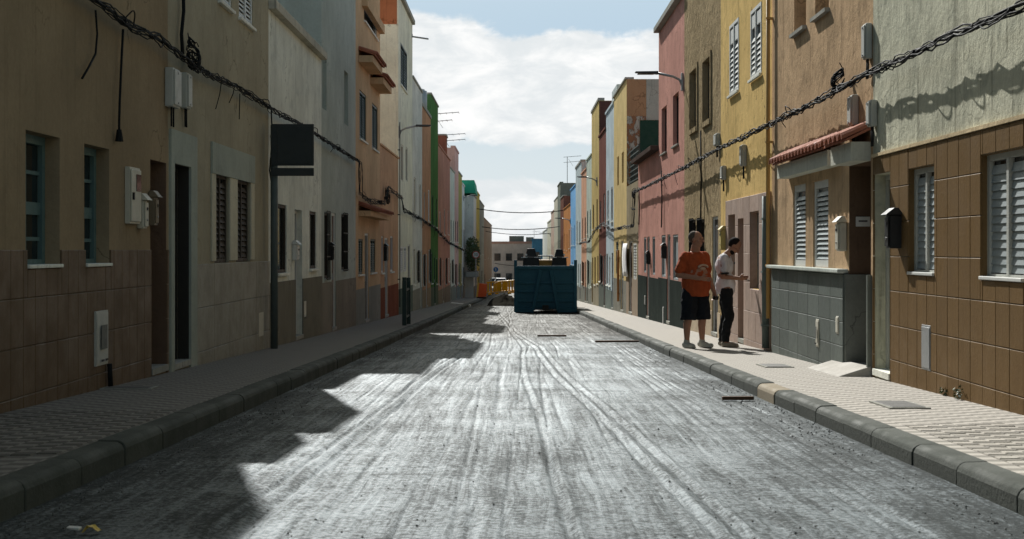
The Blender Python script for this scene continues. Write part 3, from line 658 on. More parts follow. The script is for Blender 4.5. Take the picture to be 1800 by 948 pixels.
auto_house('bright sky-blue house far down the right side', Rt, D(1012), D(1003), 5.1, (.16, .36, .72), 37, base=(.2, .22, .22), win=WHITE)
auto_house('orange house far down the right side beyond the blue one', Rt, D(1003), 112, 4.2, (.45, .19, .07), 38, base=GR)
auto_house('dark maroon house far down the right side', Rt, 112, 120, 5.3, (.16, .075, .06), 39, base=GR)
auto_house('tall dark grey block far down the right side with an aerial', Rt, 120, 128, 6.7, (.17, .175, .15), 40, base=GR)
auto_house('beige house far down the right beyond the grey block', Rt, 128, 140, 5.8, (.46, .42, .34), 41, base=GR)
auto_house('pinkish house far down the right side', Rt, 140, 152, 4.9, (.46, .33, .27), 42, base=GR)
auto_house('cream house near the far right end of the street', Rt, 152, 170, 4.2, (.5, .47, .38), 43, base=GR)
auto_house('white last house on the right side', Rt, 170, 200, 3.5, (.5, .5, .48), 44, base=GR)

# end of the street
EY = 232.; eg = rz(EY)
pk = plaster('salmon_end_plaster', (.50, .36, .29), .25)
eb = thing('end_building', 'salmon two-storey building closing the far end of the street', 'building', (0, EY, eg))
MB().box(-9, 3.2, EY, EY + 12, eg, 2.05).build('wall', pk, eb)
MB().box(-9.05, 3.25, EY - .1, EY + 12, 2.05, 2.4).build('cornice', plaster('brick_red_trim', (.42, .2, .14), .3), eb)
for pxw in (874.5, 894.5, 914.5):
    for zc in (-.15, -3.4):
        X = (pxw - VPX) / F * EY
        w = MB().box(X - .5, X + .5, EY - .06, EY - .02, zc - .6, zc + .6).build('window', BLIND, eb); MB().box(X - .42, X + .42, EY - .07, EY - .055, zc - .52, zc + .52).build('pane', GLASS, w)
for (pa, pb, yt) in ((895, 921, 415), (925, 938, 417)):
    MB().box((pa - VPX) / F * EY, (pb - VPX) / F * EY, EY + 1, EY + 6, 2.3, WZ(yt, EY)).build('roof_room', plaster('end_grey', (.13, .135, .115), .3), eb)
bl = thing('end_building', 'narrow deep-blue building beside the salmon one at the street end', 'building', (3.9, 226, rz(226)))
MB().box(2.6, 4.2, 224, 231, rz(226), 2.6).build('wall', plaster('deep_blue_plaster', (.035, .12, .2), .3), bl)
MB().box(2.5, 4.3, 223.9, 231.1, 2.6, 2.8).build('parapet', plaster('deep_blue_trim', (.03, .1, .18), .3), bl)
MB().box(3.0, 3.7, 223.95, 223.99, -.5, .7).build('window', BLIND, bl)
bw = thing('end_building', 'pale building standing behind the blue one at the street end', 'building', (5, 240, rz(235)))
MB().box(3.6, 9, 236, 246, rz(235), 1.8).build('wall', plaster('end_cream', (.5, .47, .4), .3), bw); MB().box(3.5, 9.1, 235.9, 246.1, 1.8, 2.0).build('parapet', CONC, bw)
for X in (4.2, 6): MB().box(X, X + .8, 235.93, 235.97, -.6, .6).build('window', BLIND, bw)
# ------------------------------------------------------------------ cables along the walls
def bundle(label, s, pts, n, spread, group, seed, off=.13, W=WALL, rad=.0078):
    r = random.Random(seed); P3 = [Vector((s * (W - off), y, z)) for y, z in pts]
    root = thing('cable_bundle', label, 'cable', P3[0]); seg = []
    for a, b in zip(P3[:-1], P3[1:]):
        k = max(2, int((b - a).length / .16)); seg += [a.lerp(b, i / k) for i in range(k)]
    seg.append(P3[-1])
    for j in range(n):
        ph = r.uniform(0, 6.28); fr = r.uniform(-.16, .16); sp = spread * r.uniform(.3, 1.15); q = []
        for i, p in enumerate(seg):
            sag = -.05 * abs(math.sin(i * .21 + j)) * r.uniform(.3, 1); a = ph + i * fr
            q.append(p + Vector((s * sp * .7 * math.cos(a) + r.uniform(-.012, .012), r.uniform(-.03, .03), sp * math.sin(a) + sag + r.uniform(-.016, .016))))
        MB().tube(q, r.uniform(.55, 1.15) * rad, 5).build('strand', CABLE, root, smooth=True)
    for i in range(3, len(seg) - 2, 5):                      # ties and loose loops
        p = seg[i]
        if r.random() < .3: MB().disc(p + Vector((0, 0, -.015)), spread * .95, seg[i + 1] - seg[i], .02, 8).build('tie', CABLE, root)
        if r.random() < .45:
            L_ = r.uniform(.3, .9); h = r.uniform(.03, .11) * r.choice([-1, -1, -1, 1]); lp = []
            for t in np.linspace(0, 1, 9): lp.append(p + Vector((-s * .05 * math.sin(t * 3.14), L_ * t, h * math.sin(t * 3.14) + r.uniform(-.01, .01))))
            MB().tube(lp, .007, 5).build('loop', CABLE, root, smooth=True)
        if r.random() < .12:
            e = r.uniform(.12, .4); MB().tube([p, p + Vector((s * .03, .02, -e * .5)), p + Vector((s * .07, -.03, -e))], .006, 5).build('loose_end', CABLE, root, smooth=True)
    return root
def wp(*pp): return [(WY(x), WZ(y, WY(x))) for x, y in pp]
bundle('thick black cable bundle sagging along the left house fronts', -1, [(6.0, 3.3), (9.0, 3.27)] + wp((145, 0), (210, 47), (255, 62), (300, 97), (345, 126), (400, 150), (440, 176), (480, 201), (520, 220), (560, 246), (622, 283)), 9, .034, None, 3)
bundle('black cable bundle stepping down the orange houses on the left', -1, wp((623, 284), (624, 338), (640, 352), (668, 356), (674, 330), (698, 346), (702, 368), (740, 388), (762, 403), (783, 425), (812, 440)), 7, .06, None, 4)
bundle('thick black cable bundle sagging along the right house fronts', 1, [(6.5, 2.8), (8.5, 2.83)] + wp((1800, 22), (1700, 60), (1610, 102), (1540, 130), (1450, 178), (1350, 226), (1267, 266), (1200, 301), (1123, 337)), 9, .03, None, 5, off=.15)
bundle('black cable bundle along the far right house fronts, past the pink houses', 1, wp((1122, 338), (1120, 396), (1100, 400), (1080, 404), (1066, 392), (1053, 402), (1040, 424), (1022, 428)), 7, .065, None, 6)
def tangle(label, s, px, py, n, rad, seed, up=.3):
    r = random.Random(seed); y = WY(px); z = WZ(py, y); c = Vector((s * (WALL - .12), y, z)); rt = thing('cable_tangle', label, 'cable', c)
    for j in range(n):
        ph = r.uniform(0, 6.28); a = c + Vector((0, r.uniform(-.25, .25), -rad * .8)); R_ = rad * r.uniform(.3, .9); q = [a]
        for t in np.linspace(0, r.uniform(4, 8), 14): q.append(c + Vector((-s * .06 * math.cos(t * 1.3 + ph), R_ * math.cos(t + ph) * .8 + r.uniform(-.02, .02), R_ * math.sin(t + ph) + up * t / 8 * r.uniform(.4, .8))))
        MB().tube(q, r.uniform(.005, .010), 5).build('loop', CABLE, rt, smooth=True)
tangle('tangled loops of wire above the left junction boxes', -1, 322, 105, 12, .16, 1, .35)
tangle('knot of wire standing above the right cable over the tan canopy', 1, 1491, 142, 9, .11, 2, .16)
tangle('tangled wire where the left cable turns down the orange house', -1, 674, 345, 7, .28, 3, .1)
tangle('tangled wire at the corner of the low pink house', 1, 1121, 340, 7, .2, 4, .1)
def hang(label, pts, r=.012, cat='cable', name='hanging_cable', mat=None):
    m = MB().tube(pts, r, 6); return tag(m.build(name, mat or CABLE, None, smooth=True), label, cat)
def wall_pt(s, px, py, off=.05): y = WY(px); return (s * (WALL - off), y, WZ(py, y))
hang('pair of cables hanging with a plug end between the left cable and the meter cupboard', [wall_pt(-1, 207, 52), wall_pt(-1, 204, 110), wall_pt(-1, 201, 180), wall_pt(-1, 200, 215), wall_pt(-1, 200, 232)], .013).data.name
MB_plug = MB().tube([wall_pt(-1, 200, 228), wall_pt(-1, 200, 249)], [.022, .04], 8)
tag(MB_plug.build('cable_plug', CABLE), 'black plug on the end of the hanging cable on the left brown wall', 'plug')
hang('thin loose cable curving off the brown wall near the top left corner', [wall_pt(-1, 158, 18), wall_pt(-1, 161, 60), wall_pt(-1, 158, 95), wall_pt(-1, 146, 118), wall_pt(-1, 134, 138)], .01)
hang('cable riser climbing the wall above the left junction boxes', [wall_pt(-1, 313, 95), wall_pt(-1, 311, 60), wall_pt(-1, 315, 20), wall_pt(-1, 314, -40)], .022)
hang('thin wire running down beside the road sign on the left', [wall_pt(-1, 471, 195), wall_pt(-1, 473, 240), wall_pt(-1, 468, 300), wall_pt(-1, 472, 325)], .012)
hang('wire curving down the beige wall between its two louvred windows', [wall_pt(-1, 415, 165), wall_pt(-1, 414, 210)], .007)
for px, t, b, lab in ((1126, 330, 395, 'dark conduit at the corner of the low pink house'), (1166, 300, 400, 'thin cable down the pink wall between the dark windows'), (1236, 230, 388, 'cable running down the rough brown wall to its barred window')):
    hang(lab, [wall_pt(1, px, t), wall_pt(1, px + 1, (t + b) / 2), wall_pt(1, px, b)], .016)
for px, t, b, s, rr, lab, mt in ((1354, 345, 612, 1, .055, 'grey-green drainpipe between the yellow and tan houses', paint('grey_green_pipe', (.16, .2, .185))), (1358.5, -60, 560, 1, .03, 'thin ochre pipe running the full height beside the tan house', paint('ochre_pipe', (.5, .3, .1))),
                                 (1090, 440, 530, 1, .045, 'orange-brown pipe on the base of the sand-yellow house', paint('rust_pipe', (.35, .16, .05))), (699, 215, 540, -1, .014, 'thin dark pipe at the edge of the cream house', CABLE)):
    y = WY(px); zb = max(WZ(b, y), pz(s, y) + .01)
    rt = thing('drainpipe', lab, 'pipe', (s * (WALL - .07), y, zb))
    MB().tube([(s * (WALL - .07), y, zb), (s * (WALL - .07), y, WZ(t, y))], rr, 10).build('pipe', mt, rt, smooth=True)
    for q in (.15, .5, .85):
        zz = zb + (WZ(t, y) - zb) * q; MB().sbox(s, -.07 - rr - .004, -.001, y - .015 - rr, y + .015 + rr, zz - .015, zz + .015).build('bracket', mt, rt)
# wires over the street
def wire(label, y, za, zb, xa=-3.7, xb=3.7, y2=None, sag=.25, r=.022):
    q = []
    for t in np.linspace(0, 1, 17): q.append((xa + (xb - xa) * t, y + ((y2 or y) - y) * t, za + (zb - za) * t - sag * 4 * t * (1 - t)))
    tag(MB().tube(q, r, 5).build('overhead_wire', CABLE, None), label, 'wire')
wire('highest wire strung across the far end of the street', 112, 4.3, 4.15, xa=-3.1, r=.035); wire('middle wire strung across the far end of the street', 130, 3.15, 3.05, xa=-3.1, y2=122, r=.04)
wire('lowest wire strung across the far end of the street', 150, 3.0, 2.8, xa=-3.2, r=.03); wire('wire crossing low in front of the salmon end building', 215, -1.0, -1.3, xa=-3.2, r=.04)

# ------------------------------------------------------------------ boxes on the walls
def wbox(name, label, cat, s, pa, pb, yt, yb, dep, mat, kind='junction', group=None, proj=0.):
    pn, pf = (pa, pb) if abs(pa - VPX) > abs(pb - VPX) else (pb, pa)
    a = WY(pn); b = max(WY(pf, WALL - dep), a + .13); z1, z0 = WZ(yt, a), WZ(yb, a); yc = (a + b) / 2
    rt = thing(name, label, cat, (s * WALL, yc, z0), group); h = z1 - z0; f = -dep
    MB().sbox(s, f, -.002, a, b, z0, z1).build('case', mat, rt, bevel=.012 if dep > .06 and kind != 'gas' else .003)
    MB().sbox(s, f - (.018 if kind in ('junction', 'mail', 'meter') else .006), f - .001, a + .012, b - .012, z0 + .02, z1 - .02).build('lid', mat, rt, bevel=.008)
    if kind == 'junction':
        for q in (.35, .65): MB().tube([(s * (WALL + f * .5), a + (b - a) * q, z0 + .01), (s * (WALL + f * .5), a + (b - a) * q, z0 - .1), (s * (WALL + f * .4), a + (b - a) * q + .04, z0 - .2)], .011, 6).build('cable_entry', CABLE, rt, smooth=True)
        for q in (.12, .88): MB().disc((s * (WALL + f - .02), yc, z0 + h * q), .012, (1, 0, 0), .012, 8).build('screw', GALV, rt)
    if kind == 'mail':
        MB().hexa([(s * (WALL + f - .05), a - .02, z1 + .002), (s * WALL * .9999, a - .02, z1 + .002), (s * WALL * .9999, b + .02, z1 + .002), (s * (WALL + f - .05), b + .02, z1 + .002),
                   (s * (WALL + f * .55 - .02), a - .02, z1 + .07), (s * (WALL + f * .55 + .02), a - .02, z1 + .07), (s * (WALL + f * .55 + .02), b + .02, z1 + .07), (s * (WALL + f * .55 - .02), b + .02, z1 + .07)]).build('roof', mat, rt, bevel=.004)
        MB().sbox(s, f - .024, f - .019, a + .05, b - .05, z1 - .10, z1 - .07).build('slot', BLACK, rt)
        MB().disc((s * (WALL + f - .022), yc, z0 + h * .3), .012, (1, 0, 0), .01, 8).build('lock', GALV, rt)
    if kind == 'meter':
        MB().sbox(s, f - .024, f - .019, a + (b - a) * .45, b - .04, z1 - h * .42, z1 - h * .12).build('window', GLASS, rt)
        MB().sbox(s, f - .035, f - .019, a + .03, a + .06, z0 + h * .42, z0 + h * .55).build('latch', BLACK, rt)
    if kind == 'gas':
        MB().sbox(s, f - .022, f - .019, a + (b - a) * .28, b - (b - a) * .25, z0 + h * .30, z0 + h * .74).build('notice', paint('faded_notice', (.12, .13, .12)), rt)
        for q in (.3, .62): MB().sbox(s, f - .023, f - .019, a + (b - a) * q, a + (b - a) * (q + .18), z0 + .035, z0 + .055).build('vent', BLACK, rt)
    return rt
LB = 'grey utility boxes under the left cable'; 
wbox('junction_box', 'larger pale grey junction box hanging under the left cable bundle', 'box', -1, 289, 317, 118, 187, .095, GREYP, group=LB)
wbox('junction_box', 'smaller pale grey junction box right of the larger one under the left cable', 'box', -1, 317, 336, 127, 190, .075, GREYP, group=LB)
wbox('meter_cupboard', 'tall cream meter cupboard on the left brown wall', 'box', -1, 219, 246, 293, 393, .05, CREAMB, 'meter')
wbox('mailbox', 'small cream mailbox beside the meter cupboard on the left', 'mailbox', -1, 240, 259, 352, 402, .07, CREAMB, 'mail')
wbox('mailbox', 'dull brown mailbox with metal roof by the recessed left door', 'mailbox', -1, 261, 273, 347, 396, .06, paint('brown_mail', (.2, .16, .11)), 'mail')
wbox('gas_cabinet', 'grey gas cabinet set low on the left tiled wall', 'cabinet', -1, 162, 190, 548, 645, .035, GREYP, 'gas')
hang('dark pipe from the left gas cabinet down to the pavement', [wall_pt(-1, 183, 640), wall_pt(-1, 185, 683)], .025, 'pipe', 'gas_pipe')
wbox('meter_hatch', 'small pale hatch low on the beige slab wall beside the sign pole', 'hatch', -1, 452, 463, 548, 595, .02, CREAMB, 'plain')
wbox('mailbox', 'white mailbox by the dark door of the white house on the left', 'mailbox', -1, 513, 525, 430, 458, .08, WHITE, 'mail')
wbox('mailbox', 'black mailbox on the grey house front on the left', 'mailbox', -1, 577, 586, 432, 458, .09, BLACK, 'mail')
wbox('meter_hatch', 'narrow white hatch on the stone base of the white left house', 'hatch', -1, 532, 538, 528, 560, .02, CREAMB, 'plain')
wbox('mailbox', 'square black mailbox on the low orange house on the left', 'mailbox', -1, 674, 682, 433, 459, .08, BLACK, 'mail')
RB = 'grey utility boxes along the right cable'
wbox('junction_box', 'grey junction box above the right cable where the tan and grey-green walls meet', 'box', 1, 1516, 1534, 40, 103, .07, GREYP, group=RB)
wbox('junction_box', 'grey junction box under the right cable, left of the pair above the canopy', 'box', 1, 1491, 1510, 166, 220, .075, GREYP, group=RB)
wbox('junction_box', 'grey junction box under the right cable, right of the pair above the canopy', 'box', 1, 1524, 1543, 175, 222, .075, GREYP, group=RB)
wbox('junction_box', 'grey junction box hanging below the cable on the yellow wall', 'box', 1, 1301, 1313, 254, 292, .08, GREYP, group=RB)
wbox('junction_box', 'grey junction box just above the cable where brown meets yellow', 'box', 1, 1255, 1266, 234, 256, .07, GREYP, group=RB)
wbox('junction_box', 'small grey junction box below the cable where brown meets yellow', 'box', 1, 1267, 1277, 291, 316, .07, GREYP, group=RB)
wbox('mailbox', 'cream mailbox with pitched roof on the tan wall right of the slatted windows', 'mailbox', 1, 1470, 1489, 391, 442, .085, CREAMB, 'mail')
wbox('mailbox', 'black mailbox on the brown tiled wall beside the grey door', 'mailbox', 1, 1557, 1588, 378, 437, .13, BLACK, 'mail')
wbox('mailbox', 'yellow-cream mailbox on the yellow house above the second man', 'mailbox', 1, 1266, 1278, 404, 440, .09, paint('yellow_mail', (.5, .4, .14)), 'mail')
wbox('mailbox', 'black mailbox on the tall pink house front', 'mailbox', 1, 1163, 1172, 432, 455, .1, BLACK, 'mail')
wbox('mailbox', 'dark mailbox on the low pink house front', 'mailbox', 1, 1137, 1143, 445, 465, .09, BLACK, 'mail')
wbox('mailbox', 'dark green mailbox on the sand-yellow house front', 'mailbox', 1, 1084, 1088, 442, 460, .08, DGREEN, 'mail')
wbox('gas_cabinet', 'metal gas cabinet low on the brown tiled wall on the right', 'cabinet', 1, 1620, 1639, 573, 653, .02, GALV, 'plain')
wbox('meter_hatch', 'cream framed hatch in the grey tiled base on the right', 'hatch', 1, 1434, 1450, 562, 611, .076, CREAMB, 'gas')
wbox('meter_hatch', 'narrow vent in the grey tiled base on the right', 'hatch', 1, 1476, 1485, 556, 588, .075, CREAMB, 'plain')
yj = WY(1493) - .005; hp = thing('house_plate', 'small white name plate inside the recessed doorway on the right', 'plate', (3.9, yj, 1.33))
MB().box(3.82, 3.98, yj - .012, yj - .001, 1.33, 1.44).build('plate', WHITE, hp, bevel=.003); MB().box(3.85, 3.95, yj - .014, yj - .0121, 1.38, 1.40).build('lettering', paint('plate_ink', (.1, .1, .1)), hp)
for px, y0, y1, lab in ((1166, 540, 575, 'white vent on the black base of the tall pink house'), (1133.5, 520, 536, 'white vent on the black base of the low pink house')):
    wbox('wall_vent', lab, 'vent', 1, px, px + 2.5, y0, y1, .04, WHITE, 'plain')

# ------------------------------------------------------------------ street lamps
def lamp(label, s, px, py, out, group='wall street lamps'):
    y = WY(px); z = WZ(py, y); X = lambda d: s * (WALL - d)
    rt = thing('street_lamp', label, 'street lamp', (s * WALL, y, z), group)
    MB().sbox(s, -.05, -.001, y - .06, y + .06, z - .28, z + .12).build('bracket', GALV, rt, bevel=.01)
    MB().tube([(X(.03), y, z - .15), (X(.08), y, z - .03), (X(.22), y, z + .04), (X(out * .55), y, z + .12)], .028, 8).build('arm', GALV, rt, smooth=True)
    a = out * .52; hd = MB()
    hd.hexa([(X(a), y - .09, z + .09), (X(a), y + .09, z + .09), (X(out), y + .11, z + .125), (X(out), y - .11, z + .125), (X(a), y - .07, z + .16), (X(a), y + .07, z + .16), (X(out), y + .09, z + .15), (X(out), y - .09, z + .15)])
    ho = hd.build('lamp_head', paint('lamp_grey', (.05, .055, .06), .45), rt, bevel=.012)
    MB().box(X(a + .1), X(out - .05), y - .06, y + .06, z + .085, z + .10).build('lens', GLASS, ho)
lamp('street lamp on the right pink house, nearest of the right-hand lamps', 1, 1201, 138, 1.08); lamp('street lamp on the left cream house, nearest of the left-hand lamps', -1, 701, 228, 1.05)
lamp('street lamp over the right pavement by the tall yellow house with maroon gable', 1, 1050, 316, .95); lamp('street lamp far down on the left by the pale blue-white house', -1, 814, 347, 1.0)
lamp('street lamp far down on the right by the sky-blue house', 1, 1003, 387, 1.1); lamp('farthest street lamp on the right beside the cream house', 1, 968, 412, 1.3)

# ------------------------------------------------------------------ road sign seen from behind
pl = paint('sign_pole_grey', (.09, .115, .11), .5); bk = paint('sign_back', (.035, .043, .042), .5)
sy = 21.2; sx = lambda px: (px - VPX) / F * sy; gz = pz(-1, sy)
rt = thing('road_sign', 'back of a dark rectangular road sign on a grey pole, left pavement', 'road sign', (sx(482), sy, gz))
MB().tube([(sx(482), sy, gz - .05), (sx(482), sy, WZ(220, sy))], .055, 14).build('pole', pl, rt, smooth=True)
MB().box(sx(478), sx(553), sy - .085, sy - .06, WZ(292, sy), WZ(219, sy)).build('plate', bk, rt, bevel=.008)
MB().box(sx(478), sx(553), sy - .085, sy - .06, WZ(310, sy), WZ(296, sy)).build('lower_plate', bk, rt, bevel=.006)
MB().box(sx(489), sx(551), sy - .095, sy - .086, WZ(289, sy), WZ(223, sy)).build('stiffener', bk, rt, bevel=.004)
for zz in (WZ(240, sy), WZ(275, sy)): MB().tube([(sx(482), sy, zz - .02), (sx(482), sy, zz + .02)], .062, 12).build('clamp', GALV, rt)

# small round signs at the far end
def round_sign(label, px, py, Y, rad, ring, face, kind):
    X, z = (px - VPX) / F * Y, WZ(py, Y); g = rz(Y) + .14; rt = thing('road_sign', label, 'road sign', (X, Y, g))
    MB().tube([(X, Y + .05, g), (X, Y + .05, z + rad)], .035, 8).build('pole', GALV, rt)
    MB().disc((X, Y, z), rad, (0, 1, 0), .03, 28).build('rim', ring, rt); MB().disc((X, Y - .018, z), rad * .78, (0, 1, 0), .02, 28).build('face', face, rt)
    if kind == 'num':
        cu = bpy.data.curves.new('speed_digits', 'FONT'); cu.body = '30'; cu.size = rad * 1.15; cu.align_x = 'CENTER'; cu.align_y = 'CENTER'; cu.extrude = .004
        tmp = bpy.data.objects.new('speed_digits', cu); me_ = bpy.data.meshes.new_from_object(tmp); bpy.data.objects.remove(tmp); me_.materials.clear(); me_.materials.append(BLACK); t = bpy.data.objects.new('speed_digits', me_); COL.objects.link(t); t.parent = rt
        t.location = Vector((X, Y - .034, z)) - rt.location; t.rotation_euler = (R(90), 0, 0)
    else:
        w = rad; MB().box(X - w * .1, X + w * .1, Y - .04, Y - .03, z - w * .5, z + w * .2).hexa([(X - w * .35, Y - .04, z + w * .1), (X + w * .35, Y - .04, z + w * .1), (X + w * .35, Y - .03, z + w * .1), (X - w * .35, Y - .03, z + w * .1),
            (X - .01, Y - .04, z + w * .55), (X + .01, Y - .04, z + w * .55), (X + .01, Y - .03, z + w * .55), (X - .01, Y - .03, z + w * .55)]).build('arrow', WHITE, rt)
round_sign('round red-rimmed speed limit sign on the far left by the bush', 836.5, 448, 100, .26, paint('sign_red', (.45, .05, .03)), WHITE, 'num')
round_sign('round blue direction sign before the salmon end building', 871.5, 474, 170, .3, paint('sign_blue', (.02, .13, .38)), paint('sign_blue', (.02, .13, .38)), 'arrow')

# ------------------------------------------------------------------ skip container and the paver behind it
CY = 55.; cx0, cx1 = -.045, 2.33; cg = rz(CY) + .01; ct = WZ(468, CY)
blu = paint('container_blue', (.011, .078, .125), .45, .1, .5)
rt = thing('skip_container', 'dark blue steel roll-off skip standing on the road', 'skip', ((cx0 + cx1) / 2, CY, cg))
wl = MB(); Lc = 5.2
wl.box(cx0, cx1, CY, CY + .06, cg + .22, ct)
wl.build('front_wall', blu, rt)
for xa in (cx0, cx1 - .07): MB().box(xa, xa + .07, CY + .061, CY + Lc, cg + .22 + rz(CY + Lc) - rz(CY), ct + .02).build('side_wall', blu, rt)
MB().box(cx0 + .071, cx1 - .071, CY + Lc - .06, CY + Lc, cg + .1, ct - .05).build('rear_wall', blu, rt); MB().box(cx0 + .071, cx1 - .071, CY + .061, CY + Lc - .061, cg + .15, cg + .24).build('floor', blu, rt)
for xa in (cx0 - .03, cx1 - .09): MB().box(xa, xa + .12, CY - .06, CY - .001, cg + .03, ct + .24).build('corner_post', blu, rt, bevel=.012)
MB().box(cx0 + .1, cx1 - .1, CY - .07, CY - .002, ct - .12, ct + .01).build('top_rail', blu, rt, bevel=.012)
for zz in (.42, .78, 1.12): MB().box(cx0 + .1, cx1 - .1, CY - .045, CY - .002, cg + zz, cg + zz + .09).build('rib', blu, rt, bevel=.015)
xc = (cx0 + cx1) / 2
for sg in (-1, 1):
    MB().hexa([(xc + sg * .42, CY - .13, cg + .1), (xc + sg * .56, CY - .13, cg + .1), (xc + sg * .56, CY - .048, cg + .1), (xc + sg * .42, CY - .048, cg + .1),
               (xc + sg * .14, CY - .13, ct - .15), (xc + sg * .26, CY - .13, ct - .15), (xc + sg * .26, CY - .048, ct - .15), (xc + sg * .14, CY - .048, ct - .15)]).build('hook_frame', blu, rt, bevel=.01)
    MB().box(xc + sg * .5 - .05, xc + sg * .5 + .05, CY - .02, CY + Lc, cg + .0 - .13, cg + .14).build('skid', blu, rt)
    MB().box(cx0 if sg < 0 else xc + .45, xc - .45 if sg < 0 else cx1, CY - .05, CY + .05, cg + .02, cg + .215).build('base_beam', blu, rt, bevel=.01)
    MB().tube([(xc + sg * .95, CY + .1, cg + .09), (xc + sg * .78, CY + .1, cg + .09)], .09, 14).build('roller', BLACK, rt)
MB().box(xc - .12, xc + .12, CY - .06, CY + .02, cg + .1, cg + .3).build('hook_bar', BLACK, rt)
PY = 63.; pg = rz(PY); och = paint('machine_ochre', (.24, .13, .025), .5, 0, .4)
px_ = lambda p: (p - VPX) / F * PY
rt = thing('road_paver', 'ochre road paver with two black seats, behind the blue skip', 'paver', (px_(960), PY, pg))
MB().box(px_(935), px_(988), PY, PY + 3.2, pg + .55, WZ(457, PY)).build('body', och, rt, bevel=.05)
for sg in (-1, 1):
    xx = px_(960) + sg * .72
    MB().box(xx - .16, xx + .16, PY - .1, PY + 3, pg, pg + .62).build('track', BLACK, rt, bevel=.1)
for i, (pa, pb, pc) in enumerate(((919, 948, 437), (970, 996, 438))):
    a, b, zt = px_(pa), px_(pb), WZ(pc, PY); zb = WZ(468, PY)
    MB().hexa([(a, PY - .3, zb), (b, PY - .3, zb), (b, PY + .3, zb), (a, PY + .3, zb), (a + .02, PY - .3, WZ(452, PY)), (b - .02, PY - .3, WZ(452, PY)), (b - .02, PY + .3, WZ(452, PY)), (a + .02, PY + .3, WZ(452, PY))]).build('console', BLACK, rt, bevel=.03)
    MB().hexa([(a + .1, PY - .22, WZ(451.8, PY)), (b - .1, PY - .22, WZ(451.8, PY)), (b - .1, PY + .1, WZ(451.8, PY)), (a + .1, PY + .1, WZ(451.8, PY)),
               (a + .2, PY - .12, zt), (b - .2, PY - .12, zt), (b - .2, PY + .05, zt), (a + .2, PY + .05, zt)]).build('seat_back', BLACK, rt, bevel=.03)
    for q in (a + .04, b - .1): MB().box(q - .12, q + .16, PY - .42, PY - .31, WZ(453.5, PY), WZ(452, PY)).build('arm_rest', GALV, rt)
    MB().disc((a + .15 if i == 0 else b - .12, PY - .34, WZ(448, PY)), .045, (0, 1, 0), .05, 10).build('lamp', WHITE, rt)
MB().tube([(px_(946), PY - .2, WZ(450, PY)), (px_(972), PY - .2, WZ(450, PY))], .03, 8).build('hand_rail', GALV, rt)
for q in (950, 966): MB().tube([(px_(q), PY - .2, WZ(457, PY)), (px_(q), PY - .2, WZ(450, PY))], .02, 6).build('rail_post', GALV, rt)

# bag of rubble / sheet on the skip's right rim
# ------------------------------------------------------------------ barrier, spoil heap
BY = 78.; bx = lambda p: (p - VPX) / F * BY; bg_ = rz(BY)
yel = paint('barrier_yellow', (.85, .45, .02), .45, 0, .15); red = paint('barrier_red', (.7, .12, .04), .5, 0, .2)
sp = []
nX, nY = 44, 30; g5 = np.random.default_rng(3); v = []; f = []
for j in range(nY):
    for i in range(nX):
        X = bx(858) + (bx(912) - bx(858)) * i / (nX - 1); Y = 73 + 9 * j / (nY - 1); e = math.sin(math.pi * i / (nX - 1)) ** .6 * math.sin(math.pi * j / (nY - 1)) ** .7
        hgt = e * (.55 + .25 * mnoise.noise(Vector((X * 1.4, Y * .9, 0)))) + e * .14 * mnoise.noise(Vector((X * 6, Y * 5, 3))); v.append((X, Y, rz(Y) - .03 + max(0, hgt)))
f = [(j * nX + i, j * nX + i + 1, (j + 1) * nX + i + 1, (j + 1) * nX + i) for j in range(nY - 1) for i in range(nX - 1)]
me = bpy.data.meshes.new('spoil_heap'); me.from_pydata(v, [], f); me.materials.append(plaster('dark_spoil', (.022, .02, .017), .4, bd=.05, grain=10))
sh = bpy.data.objects.new('spoil_heap', me); COL.objects.link(sh); tag(sh, 'dark heap of broken asphalt in front of the yellow barrier', 'heap')
def barrier(label, p0, p1, z0, z1, mat, Y0, Y1, group):
    a, b = Vector(p0), Vector(p1); rt = thing('plastic_barrier', label, 'barrier', ((a + b) / 2).to_tuple(), group); d = b - a; n = 9
    pt = lambda t, z, o=0: (a.x + d.x * t, a.y + d.y * t + o, a.z + d.z * t + z)
    def bar(t0, t1, za, zb, nm, mt, th=.05):
        MB().hexa([pt(t0, za, -th), pt(t1, za, -th), pt(t1, za, th), pt(t0, za, th), pt(t0, zb, -th), pt(t1, zb, -th), pt(t1, zb, th), pt(t0, zb, th)]).build(nm, mt, rt, bevel=.012)
    bar(0, 1, z1 - .08, z1, 'top_rail', mat); bar(0, 1, z0, z0 + .09, 'bottom_rail', mat)
    for i in range(n):
        t = (i + .5) / n; w = .05 if i != n // 2 else .11; bar(t - w / 2 - .005, t + w / 2 + .005, z0 + .091, z1 - .081, 'upright', mat, .03)
    bar(.02, .98, z0 + .02, z0 + .055, 'reflective_strip', WHITE, .054)
    for t in (.12, .85): MB().box(pt(t, 0)[0] - .1, pt(t, 0)[0] + .1, pt(t, 0)[1] - .28, pt(t, 0)[1] + .28, pt(t, z0)[2] - .1, pt(t, z0)[2] + .02).build('foot', mat, rt, bevel=.02)
    return rt
bz = WZ(519, BY)
barrier('yellow plastic site barrier with slotted panel left of the skip', (bx(855), BY + .5, bz), (bx(903), BY, bz + .1), .08, .72, yel, 0, 0, 'site barriers')
barrier('second yellow site barrier just behind the first one, partly hidden by the skip', (bx(868), BY + 2.4, bz), (bx(906), BY + 1.8, bz + .1), .08, .7, yel, 0, 0, 'site barriers')
rt = thing('site_panel', 'orange-red warning panel with yellow edge at the barrier\'s left end', 'panel', (bx(846), BY - .3, bz - .05))
